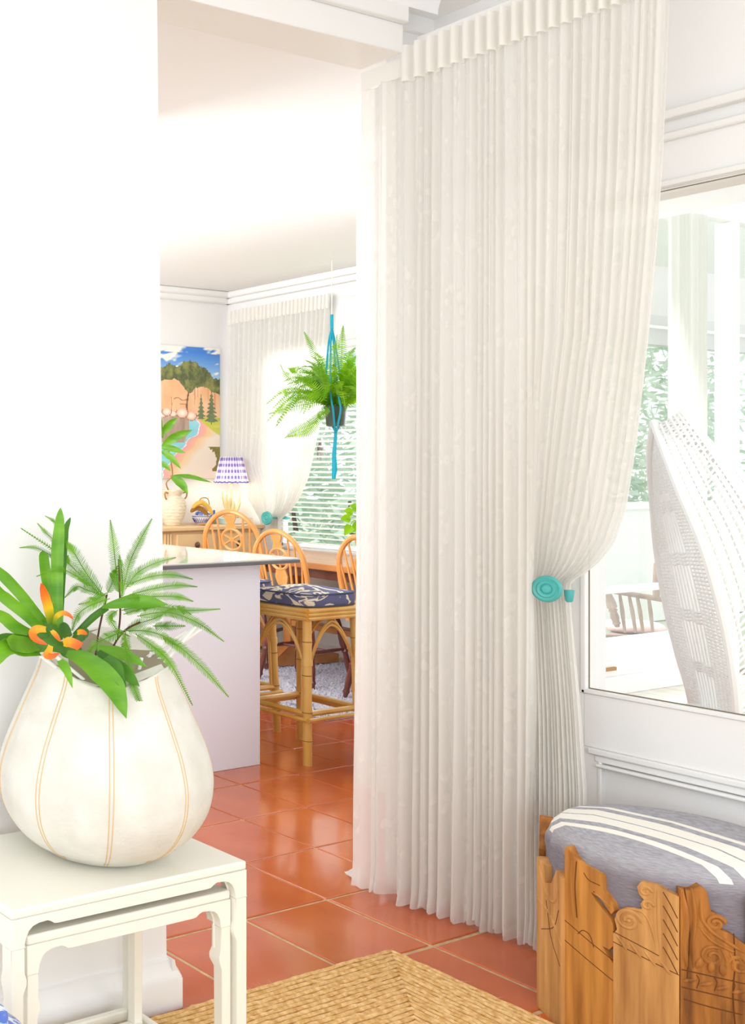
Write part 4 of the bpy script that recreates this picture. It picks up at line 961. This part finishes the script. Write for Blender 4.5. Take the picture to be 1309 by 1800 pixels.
def bract(pts, wpx, d, cols=((90, 140, 24), (236, 190, 30), (244, 116, 24), (236, 84, 20)), prof=[(0,.7),(.3,1),(.65,.95),(.9,.55),(1,.05)]):
    n = len(pts); P = [at(x, y, PD+d-.01*i) for i, (x, y) in enumerate(pts)]
    o = leaf(G(), P, [(a, b*wpx*pxm) for a, b in prof], VN+Vector((.1, 0, .3)), .3, 16).build('orange_bract', BRACT, bm_, world=True)
    at_ = o.data.color_attributes.new('paint', 'FLOAT_COLOR', 'POINT'); m_ = len(o.data.vertices)//5
    for i in range(len(o.data.vertices)):
        t = (i//5)/(m_-1)*(len(cols)-1); k = min(int(t), len(cols)-2); at_.data[i].color = C4(hmix(cols[k], cols[k+1], t-k))
bract([c6(470,1140), c6(445,1000), c6(410,880), c6(380,768)], 18, -.04)
bract([c6(500,1150), c6(525,1080), c6(580,1048), c6(640,1065), c6(682,1108)], 9, -.05)
Y1 = ((236, 180, 30), (240, 160, 28), (240, 110, 26), (236, 84, 20))
bract([c6(425,1200), c6(350,1195), c6(300,1230), c6(330,1290), c6(440,1340)], 14, -.08, Y1)
bract([c6(480,1210), c6(515,1250), c6(562,1312)], 9, -.09, Y1)
bract([c6(590,1330), c6(640,1320), c6(700,1340), c6(750,1365)], 18, -.1, Y1, [(0,.5),(.3,1),(1,.9)])
bract([c6(720,1230), c6(760,1225), c6(812,1245)], 10, -.05, Y1)
bract([c6(470,1350), c6(455,1400), c6(430,1440), c6(480,1450), c6(555,1420)], 12, -.12, Y1)
# umbrella fern
uf = thing('umbrella_fern', 'feathery light green umbrella fern sprays at the right of the pot', 'plant', (PCX+.03, PCY, .521+.3))
for path in ([(480,860),(500,690),(522,580),(545,480)], [(545,860),(580,740),(640,660),(715,620)], [(600,700),(612,600),(612,500),(606,300)]):
    G().tube(smooth_path([at(*c3(x, y), PD+.02) for x, y in path], 12), .0022, 6).build('stem', STEM, uf, world=True)
FR = [([(525,480),(440,370),(380,270),(335,205)],95,.05),([(520,490),(430,400),(350,320),(300,270),(105,140)],70,.08),([(470,440),(380,380),(300,350),(185,387)],50,.03),([(545,490),(440,455),(390,440),(330,495)],60,.02),
 ([(330,330),(260,280),(180,240),(95,240)],42,.1),([(330,300),(280,210),(235,165),(190,115)],42,.11),([(330,260),(300,170),(280,110),(230,78)],40,.12),([(330,270),(310,160),(292,66)],36,.12),
 ([(610,480),(595,380),(580,240),(562,98)],88,.06),([(625,470),(660,320),(710,210),(775,92)],80,.05),([(620,500),(625,430),(618,340),(608,275)],48,-.03),([(545,480),(580,400),(600,330)],85,.07),
 ([(640,450),(700,370),(790,320),(898,290)],72,.02),([(650,430),(760,390),(870,378),(988,402)],60,.0),([(660,480),(780,450),(900,432),(1006,440)],58,-.02),([(650,500),(780,490),(900,490),(988,515)],62,-.03),
 ([(630,580),(780,540),(950,560),(1128,553)],60,.0),([(700,590),(850,570),(1000,620),(1146,722)],70,-.03),([(850,560),(920,555),(975,580)],60,.02),([(640,665),(740,665),(830,690),(905,745)],66,-.05),
 ([(830,700),(920,750),(1050,870),(1166,1003)],72,-.07),([(690,680),(800,760),(880,850),(985,1052)],64,-.1),([(630,670),(655,830),(690,970),(775,1166)],62,-.12),([(560,500),(470,530),(400,580),(365,668)],75,-.03),
 ([(640,660),(560,695),(490,730),(438,795)],80,-.09),([(640,665),(700,630),(790,600),(860,560)],70,.03),([(545,470),(480,510),(400,530)],70,.0),([(600,560),(560,600),(620,690)],60,-.02),([(640,670),(640,730),(650,790)],70,-.06),([(620,560),(700,545),(800,540)],62,.02),([(780,640),(840,640),(950,640)],70,.04)]
for pts, wd, d in FR:
    n = len(pts); tone = FROND if d > -.02 else FERN
    frond(G(), [at(*c3(x, y), PD+d+.02*math.sin(i*2.1)) for i, (x, y) in enumerate(pts)], wd*.3446*pxm*1.06, int(6+sum(math.dist(pts[i], pts[i+1]) for i in range(n-1))*.3446*pxm/.0036), VN, .75, .0013).build('frond', FROND if d > -.04 else M('fern_mid_green', (92, 148, 30), .5, .4, (126, 180, 52), 9, trans=.3), uf, world=True)

# ------------------------------------------------------------------ jute rug: concentric braided rows
jr_ = thing('jute_rug', 'golden braided jute rug on the terracotta floor, lower centre', 'rug', (1.9, 1.4, 0))
rx0, rx1, ry0, ry1 = 1.25, 2.572, .55, 1.972; bw_ = .0165; k = 0
rj = random.Random(2)
while (rx1-rx0)/2 - k*bw_ > .02 and k < 44:
    a, b, c, d = rx0+k*bw_, rx1-k*bw_, ry0+k*bw_, ry1-k*bw_
    if d-c < .02: break
    pts = []
    for (x_0, y_0, x_1, y_1) in ((a,c,b,c), (b,c,b,d), (b,d,a,d), (a,d,a,c)):
        L = math.hypot(x_1-x_0, y_1-y_0); m_ = max(2, int(L/.02))
        for i in range(m_): t = i/m_; pts.append((x_0+(x_1-x_0)*t + rj.uniform(-.0012, .0012), y_0+(y_1-y_0)*t + rj.uniform(-.0012, .0012), .0095+rj.uniform(-.0012, .0012)))
    G().tube(pts, [bw_*.5*(1+.12*math.sin(i*2.2)) for i in range(len(pts))], 6, closed=True, flat=.85).build('braid', JUTE, jr_, world=True)
    k += 1
g = G()     # loose fibres standing out of the braid
for _ in range(5000):
    x = rj.uniform(rx0, rx1); y = rj.uniform(1.2, ry1); a = rj.gauss(0, .5)+(PI/2 if rj.random() < .5 else 0); l = rj.uniform(.01, .03); z = .0165
    dx, dy = math.cos(a)*l, math.sin(a)*l; g.add([(x, y, z), (x+dy*.04, y-dx*.04, z), (x+dx, y+dy, z+rj.uniform(-.001, .003))], [(0,1,2)])
g.build('jute_fibre', M('jute_fibre', (240, 206, 150), .9, .1, (190, 134, 70), 80), jr_, kind='stuff', world=True)

# ------------------------------------------------------------------ ottoman of reclaimed carved planks with a striped cushion
OC = Vector((2.838, 1.432, 0)); OR = .262; NP = 14
ot = thing('ottoman', 'drum ottoman of reclaimed carved wood with a striped grey cushion', 'ottoman', tuple(OC))
step = 2*PI/NP; pw_ = 2*OR*math.tan(step/2)
A0 = PI - .15      # plank whose face looks along -x
plain = [(-.5,0),(.5,0),(.5,.36),(.2,.39),(-.1,.37),(-.3,.41),(-.5,.38)]
OUT = {0: [(-.5,0),(.5,0),(.5,.208),(.38,.224),(.27,.24),(.40,.238),(.48,.250),(.5,.275),(.47,.30),(.42,.312),(.3,.322),(.15,.336),(.05,.35),(.1,.357),(.22,.347),(.36,.331),(.44,.32),(.5,.33),(.46,.347),(.36,.360),(.29,.368),(.27,.40),(-.1,.41),(-.36,.422),(-.46,.437),(-.5,.43)],
       1: [(-.5,0),(.5,0),(.5,.397),(.35,.402),(.15,.412),(.02,.412),(-.08,.41),(-.13,.398),(-.10,.383),(-.02,.372),(-.08,.362),(-.05,.352),(-.12,.346),(-.28,.346),(-.42,.334),(-.48,.314),(-.44,.292),(-.5,.28)],
       2: [(-.5,0),(.5,0),(.5,.29),(.47,.312),(.25,.333),(.05,.341),(.09,.35),(.10,.36),(.04,.372),(-.05,.376),(-.08,.40),(-.12,.42),(-.2,.427),(-.35,.415),(-.5,.414)],
       3: [(-.5,0),(.5,0),(.5,.35),(.2,.36),(.05,.4),(-.2,.41),(-.32,.37),(-.38,.33),(-.5,.28)],
       -1: [(-.5,0),(.5,0),(.5,.36),(.3,.37),(.1,.33),(-.15,.32),(-.2,.36),(-.5,.37)],
       -2: [(-.5,0),(.5,0),(.5,.30),(.2,.34),(.28,.38),(-.05,.42),(-.2,.445),(-.5,.44)]}
mats = {0: OLD, 1: OLD2, 2: OLD3, 3: OLD2, -1: OLD2, -2: OLD3}
for i in range(-6, 8):
    a = A0 + i*step; n_ = Vector((math.cos(a), math.sin(a), 0)); ux = Vector((-n_.y, n_.x, 0))   # going counter-clockwise: towards the camera side for +i
    out = OUT.get(i, plain); c = OC + n_*OR
    g = G(); g.ext([(u*pw_*.99, z) for u, z in out], c - n_*.028, ux, (0,0,1), .028+.004*((i*7) % 3-1))
    pk = g.build('plank', mats.get(i, OLD), ot, world=True, bevel=0 if i in OUT else .0025)
    off = .004*((i*7) % 3-1)
    def surf_pts(pts, dn=0): return [c + n_*(off+dn) + ux*(u*pw_) + Vector((0,0,z)) for u, z in pts]
    def ridge(g_, pts, r=.0045, n=None):       # raised roll half sunk in the face, tapering at its ends
        P_ = smooth_path(surf_pts(pts, -r*.25), n or max(8, len(pts)*4)); m_ = len(P_)
        return g_.tube(P_, [r*(.45+.55*min(1, min(q, m_-1-q)/3)) for q in range(m_)], 7)
    def groove(g_, pts, r=.0013):
        r *= .75; return g_.tube(smooth_path(surf_pts(pts), max(6, len(pts)*3)), r, 5)
    def volute(cu, cz, r0, turns=1.5, flip=1, a0=0, n=22):
        return [(cu + flip*r0*(1-k/n*.8)/pw_*math.cos(a0+2*PI*turns*k/n), cz + r0*(1-k/n*.8)*math.sin(a0+2*PI*turns*k/n)) for k in range(n+1)]
    def petal(g_, cu, cz, ln, wd, ang):        # carved leaf: a flattened bead
        q = [(cu+math.cos(ang)*ln*t/pw_, cz+math.sin(ang)*ln*t) for t in (-.5,-.25,0,.25,.5)]
        return g_.tube(surf_pts(q, -wd*.25), [wd*.2, wd*.85, wd, wd*.8, wd*.15], 8)
    gr, rd = G(), G()
    if i == 0:
        groove(gr, [(-.5,.262),(0,.238),(.48,.218)]); groove(gr, [(-.5,.215),(0,.192),(.48,.172)]); groove(gr, [(-.22,.243),(-.12,.256),(.02,.252),(.1,.228)]); groove(gr, [(.22,.375),(0,.378),(-.1,.39)]); ridge(rd, [(.05,.353),(.2,.35),(.36,.34),(.44,.335)], .003); ridge(rd, [(-.34,.42),(-.36,.36),(-.32,.30),(-.3,.27)], .004); groove(gr, [(-.25,.41),(-.28,.35),(-.24,.28)], .0018)
    if i == 1:
        groove(gr, [(-.5,.262),(0,.244),(.49,.228)]); groove(gr, [(-.5,.285),(0,.266),(.2,.258)]); ridge(rd, volute(-.26, .318, .025, 1.6), .005); petal(rd, -.26, .318, .012, .006, 0); ridge(rd, [(.18,.405),(.2,.34),(.22,.262)], .004); ridge(rd, [(-.3,.345),(-.05,.345),(.08,.32),(.16,.275)], .0035); ridge(rd, volute(0, .392, .012, 1.2), .004); ridge(rd, volute(.03, .362, .011, 1.2), .004)
        for k in range(5): groove(gr, [(.26,.40-.03*k),(.36,.378-.03*k),(.47,.35-.03*k)])
        for k in range(4): ridge(rd, [(-.46+.22*k,.281-.010*k),(-.36+.22*k,.266-.010*k),(-.28+.22*k,.25-.009*k)], .004)
    if i in (2, 3):
        for z in (.205, .243): groove(gr, [(-.48,z),(0,z-.006),(.48,z-.012)], .0016)
        ridge(rd, volute(.02, .352, .017, 1.5), .005); ridge(rd, volute(.36, .268, .020, 1.5, -1), .0045); ridge(rd, volute(-.02, .280, .022, 1.4, 1, 1.0), .0045)
        ridge(rd, [(-.46,.41),(-.40,.35),(-.43,.29),(-.40,.25)], .006); ridge(rd, [(-.33,.42),(-.28,.36),(-.32,.30),(-.30,.25)], .005); ridge(rd, [(-.2,.40),(-.18,.36),(-.05,.335),(.15,.318),(.45,.296)], .005); ridge(rd, [(-.22,.34),(-.05,.315),(.2,.30),(.3,.296)], .004)
        for k in range(3): petal(rd, -.22+.17*k, .262-.004*k, .030, .008, 1.2+.25*k); ridge(rd, [(.10+.12*k,.30-.006*k),(.18+.1*k,.275),(.16+.1*k,.255)], .004)
        for k in range(4): petal(rd, -.36+.24*k, .222-.003*k, .030, .006, .35)
        for k in range(3): groove(gr, [(-.26+.26*k,.207),(-.22+.26*k,.225),(-.26+.26*k,.236)], .0012)
        groove(gr, [(-.45,.18),(-.1,.172),(.4,.165)], .0016); groove(gr, [(.28,.335),(.3,.27),(.27,.20),(.33,.10)], .0018); groove(gr, [(-.44,.42),(-.36,.33),(-.4,.22)], .0018)
    if i in (-1, -2):
        ridge(rd, [(-.5,.27),(.1,.25),(.5,.2)], .004); ridge(rd, [(-.4,.35),(-.1,.30),(.2,.29),(.4,.33)], .004); groove(gr, [(-.3,.2),(.2,.23),(.4,.28)]); groove(gr, [(-.1,.28),(.1,.2),(.45,.15)])
    if gr.v: gr.build('carved_groove', CARVE, pk, world=True, kind='stuff')
    if rd.v: rd.build('carved_relief', mats.get(i, OLD), pk, world=True, kind='stuff')
    if i in (0, 1): groove_ = None
# iron bands and cushion
CU = stripes_mat('striped_linen', (156, 154, 160), [(-.165,-.145),(-.122,-.078),(-.072,-.026),(.002,.022)])
CR = OR-.013
def cushf(u, v):
    a = 2*PI*u; ca_, sa = math.cos(a), math.sin(a)
    tab = [(0,.985,.17),(.3,1.0,.30),(.45,1.0,.395),(.52,.985,.420),(.60,.955,.440),(.70,.88,.459),(.82,.6,.476),(1,0,.484)]
    r = lerp_tab([(t, q) for t, q, _ in tab], v); z = lerp_tab([(t, q) for t, _, q in tab], v)
    pk_ = .004*math.sin(a*24)*math.exp(-((v-.5)/.08)**2)*max(0, math.cos(a-2.4))
    return Vector(((CR*r+pk_)*ca_, (CR*r+pk_)*sa, z))
cu = G().grid(cushf, 96, 60).build('cushion', CU, ot, smooth=80)
g = G(); aa = PI+.45; g.tube([(CR*1.003*math.cos(aa), CR*1.003*math.sin(aa), z) for z in (.30,.34,.38,.405)], .0012, 4); g.build('seam', M('seam_thread', (110, 108, 112), .9), cu)

# ------------------------------------------------------------------ veranda beyond the glazed door
VW = M('veranda_white', (244, 244, 241), .5, .4)
BOARD = M('whitewashed_board', (232, 226, 214), .6, .3, (244, 240, 232), 5, (.2, 3, 1))
vf = struct(G().box((XR+.14, -2.5, -.06), (9.2, 3.9, -.012)), 'floor_veranda', M('board_gap', (150, 138, 120), .9))
x = XR+.2
while x < 9.1:
    if x > 5.0: G().box((x, -.5, -.03), (x+.128, 3.7, 0)).build('floorboard', BOARD, vf, bevel=.003)
    x += .135
# end wall of the veranda: low panel with glazed openings (plane y = 3.7)
YV = 3.7
g = G(); g.box((6.35, YV, 0), (6.53, YV+.08, 2.92)); g.box((6.53, YV, 0), (7.62, YV+.08, .32)); g.box((6.53, YV, .595), (7.3, YV+.06, .63)); g.box((6.35, YV, 2.92), (9.2, YV+.08, 3.2)); struct(g, 'wall_veranda', VW, bevel=.004)
g = G(); g.box((6.35, YV-.02, 0), (7.62, YV, .11)); struct(g, 'baseboard_veranda', VW, bevel=.006)
tag(G().box((6.53, YV-.012, .145), (6.75, YV, .165)).build('timber_strip', CANE), 'slim timber strip along the foot of the veranda end wall', 'trim')
for k, (pa, pb, nm) in enumerate(((1222, 1232, 'trim_7'), (1287, 1300, 'trim_8'))):
    xa, xb = YV/ratio(pa), YV/ratio(pb); struct(G().box((xa, YV, 0), (xb, YV+.1, 2.92)), nm, VW, bevel=.004)
xa, xb = YV/ratio(1160)+.02, YV/ratio(1221)
vc = thing('sheer_curtain', 'straight pale sheer curtain on the veranda, behind the wicker chair', 'curtain', (xa, YV-.05, 0))
G().grid(lambda u, v: Vector((xa+(xb-xa)*u, YV-.05+.02*math.sin(u*44)+.006*math.sin(u*97), .33+2.57*v)), 90, 4).build('panel', M('veranda_voile', (236, 236, 230), .9, .1, trans=.45), vc, smooth=180, world=True)
g = G(); g.box((6.53, YV+.035, .32), (9.2, YV+.039, 2.92)); v_w = struct(g, 'window_2', GLASS)
# outer rail, parapet, beams
g = G(); g.box((9.3, 5.6, -.06), (15, 5.7, .97)); struct(g, 'wall_parapet', VW); g = G(); g.box((9.3, 5.55, .97), (15, 5.75, 1.03)); struct(g, 'trim_9', VW, bevel=.006)
g = G(); g.box((9.3, 6.2, 2.60), (16, 6.3, 2.90)); struct(g, 'trim_10', M('verandah_beam', (206, 206, 202), .6)); g = G(); g.box((9.3, 6.17, 2.76), (16, 6.2, 2.79)); struct(g, 'trim_11', VW)
g = G(); g.box((9.3, 6.2, 2.90), (16, 6.24, 4.3)); struct(g, 'wall_gable', M('gable_lining', (222, 220, 214), .7))
struct(G().box((6.35, YV, 3.2), (13, 5.6, 3.25)), 'ceiling_veranda', VW)
# spindle chair behind the lower glass
SPW = M('grey_weathered_wood', (150, 128, 118), .6, .3, (178, 156, 142), 8)
sc = thing('spindle_chair', 'weathered spindle armchair with a pink cushion behind the lower glass', 'chair', tuple(Vector((7.35, 4.25, 0))))
DV = 6.95
def dv(px, py, d=DV): return at(px, py, d)
G().tube([dv(1054,1035), dv(1100,1043), dv(1165,1054)], .017, 8).build('arm_rail', SPW, sc, world=True)
p_, r_ = turned(dv(1068,1040), dv(1085,1102), .024); G().tube(p_, r_, 8).build('turned_post', SPW, sc, world=True)
for a, b in ((1089,1098),(1105,1117),(1119,1130),(1139,1147)): G().tube([dv(a,1045), dv((a+b)/2,1075), dv(b,1112)], [.008,.012,.008], 6).build('spindle', SPW, sc, world=True)
G().tube([dv(1152,990), dv(1153,1020), dv(1153,1050)], [.012,.02,.02], 8).build('back_post', SPW, sc, world=True)
g = G(); P4 = [dv(1062,1115), dv(1165,1120), dv(1190,1112, DV+.5), dv(1085,1104, DV+.5)]
for z in (0, -.05): g.v += [tuple(p+Vector((0,0,z))) for p in P4]
g.f = [(0,1,2,3),(7,6,5,4),(0,4,5,1),(1,5,6,2),(2,6,7,3),(3,7,4,0)]; g.build('seat', SPW, sc, world=True, bevel=.006)
for px, d in ((1068, DV), (1160, DV), (1090, DV+.45), (1180, DV+.45)):
    p0 = dv(px, 1122, d); G().tube([p0, Vector((p0.x, p0.y, 0))], [.02,.016], 8).build('leg', SPW, sc, world=True)
cc = thing('cushion', 'pink and white cushion lying on the weathered spindle chair', 'cushion', tuple(dv(1110,1100,DV+.2)))
PINK = M('pink_print', (244, 196, 196), .8, .2, (248, 232, 228), 14)
G().grid(lambda u, v: dv(1055+110*v, 1100+2*v, DV+.22) + Vector((0,0,.045*math.cos(2*PI*u)*(1-abs(2*v-1)**4))) + FV*(.15*math.sin(2*PI*u)*(1-abs(2*v-1)**4)), 20, 16).build('cover', PINK, cc, world=True, smooth=80)

# ------------------------------------------------------------------ white wicker peacock chair
wk = thing('wicker_chair', 'tall white wicker peacock chair standing beyond the glazed door', 'chair', (4.35, 1.95, 0))
RIM = [at(*p) for p in ((1149,743,3.75),(1166,790,3.66),(1196,868,3.56),(1236,965,3.48),(1270,1085,3.44),(1289,1190,3.42),(1296,1275,3.42),(1298,1380,3.44))]
TOP = [at(*p) for p in ((1149,743,3.75),(1195,766,3.92),(1250,802,4.06),(1309,856,4.2),(1375,935,4.3),(1430,1040,4.34),(1465,1160,4.34),(1480,1380,4.3))]
WNG = [at(*p) for p in ((1149,743,3.75),(1142,800,3.84),(1147,880,3.95),(1155,970,4.0),(1170,1060,4.03),(1192,1150,4.03),(1215,1235,4.0),(1232,1380,3.96))]
RIM, TOP, WNG = (smooth_path(p, 60) for p in (RIM, TOP, WNG))
def surf(A, B, u, v, bulge):      # u across A->B, v along
    i = min(59, int(v*60)); f = v*60-i; a = A[i]+(A[i+1]-A[i])*f; b = B[i]+(B[i+1]-B[i])*f
    return a + (b-a)*u + bulge*math.sin(PI*u)
G().tube(RIM, .013, 8).build('rim_roll', WICK, wk, world=True); G().tube(TOP, .014, 8).build('border_roll', WICK, wk, world=True); G().tube(WNG, .012, 8).build('wing_roll', WICK, wk, world=True)
bgv = Vector((-.05, -.1, .05))
g = G()
for k in range(1, 62):
    v = .03+.95*k/62; g.tube([surf(RIM, TOP, u, v, bgv)+Vector((0,0,.004*(-1)**(k+j))) for j, u in enumerate([i/14 for i in range(15)])], .0042, 5)
g.build('back_weave', WICK, wk, world=True)
for k in range(1, 15):
    u = k/15; G().tube([surf(RIM, TOP, u, .03+.96*i/30, bgv) for i in range(31)], .0055, 5).build('back_stake', WICK, wk, world=True)
for u0, u1 in ((.40,.54),):     # dense plaited bands
    G().grid(lambda a, b: surf(RIM, TOP, u0+(u1-u0)*a, .05+.93*b, bgv)+Vector((0,0,.003*math.sin(b*260+a*9))), 6, 160).build('plaited_band', WICK, wk, world=True)
bw2 = Vector((.05, .03, 0)); g = G()
for k in range(1, 110):
    v = .02+.96*k/110; g.tube([surf(RIM, WNG, u, v, bw2) for u in (0, .15, .3)], .0036, 4); g.tube([surf(RIM, WNG, u, v, bw2) for u in (.72, .86, 1)], .0036, 4)
    if k % 16 < 4 or k < 30: g.tube([surf(RIM, WNG, u, v, bw2)+Vector((0,0,.003*(-1)**j)) for j, u in enumerate((.3,.4,.5,.6,.72))], .0042, 4)
g.build('wing_weave', WICK, wk, world=True)
for k in range(1, 16):
    u = k/16; G().tube([surf(RIM, WNG, u, .02+.97*i/24, bw2) for i in range(25)], .0045, 5).build('wing_stake', WICK, wk, world=True)
bc = RIM[-1]*.72+TOP[-1]*.2+WNG[-1]*.08
G().lathe([(.25,.44),(.26,.45),(.25,.465),(0,.47)], (bc.x, bc.y, 0), 32).build('seat', WICK, wk, world=True)
g = G()
for k in range(60):
    a = 2*PI*k/60; g.tube([(bc.x+.24*math.cos(a), bc.y+.24*math.sin(a), .445), (bc.x+.2*math.cos(a+.1), bc.y+.2*math.sin(a+.1), .25), (bc.x+.27*math.cos(a+.2), bc.y+.27*math.sin(a+.2), .0)], .006, 5)
g.build('base_weave', WICK, wk, world=True)

# ------------------------------------------------------------------ garden outside
LEAFG = M('garden_leaf_overlit', (166, 196, 168), .6, .3, (222, 238, 222), 2.5, trans=.35)  # leaf green paled to stand in for overexposed outdoor daylight
rg = random.Random(12)
def shrub(name, label, c, r, h, n, cat='shrub'):
    t = thing(name, label, cat, (c[0], c[1], 0), 0, 'garden shrubs outside the windows')
    g = G()
    for _ in range(n):
        a = rg.uniform(0, 2*PI); z = rg.uniform(.15, h); k = r*(.75+.3*math.sin(a*3+c[0]))*math.sin(min(1, max(.08, (z/h)))*PI*.93)**.5*rg.uniform(.55, 1.0); p = Vector((k*math.cos(a), k*math.sin(a), z))
        s_ = rg.uniform(.05, .12); d = Vector((rg.gauss(0,1), rg.gauss(0,1), rg.gauss(0,.7))).normalized(); e = d.orthogonal().normalized()
        g.add([p, p+d*s_+e*s_*.35, p+d*s_*2, p+d*s_-e*s_*.35], [(0,1,2,3)])
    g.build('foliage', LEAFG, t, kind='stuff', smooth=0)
    G().tube([(0,0,0), (.03,0,h*.2), (0,.04,h*.35)], [.05,.035,.02], 6).build('trunk', STEM, t)
for k, (cx, cy, r, h, lab) in enumerate(((12.4, 7.6, .95, 3.3, 'leafy shrub, coloured pale for daylight glare, left of the veranda curtain'), (14.6, 7.5, 1.0, 3.0, 'leafy shrub seen between the two veranda posts'), (17.0, 8.6, 1.3, 3.6, 'taller shrub further back behind the veranda posts'), (12.0, 9.8, 1.0, 2.9, 'leafy shrub behind the tied curtain outside'), (8.3, 5.9, .8, 1.9, 'bushy shrub outside the dining window blind'), (9.2, 8.2, .9, 2.5, 'taller shrub outside the dining window, far end'))):
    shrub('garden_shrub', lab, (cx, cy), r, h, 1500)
struct(G().box((6.4, 3.95, -.12), (40, 40, -.07)), 'ground', M('lawn', (196, 206, 184), .9, .1, (214, 222, 204), 3))
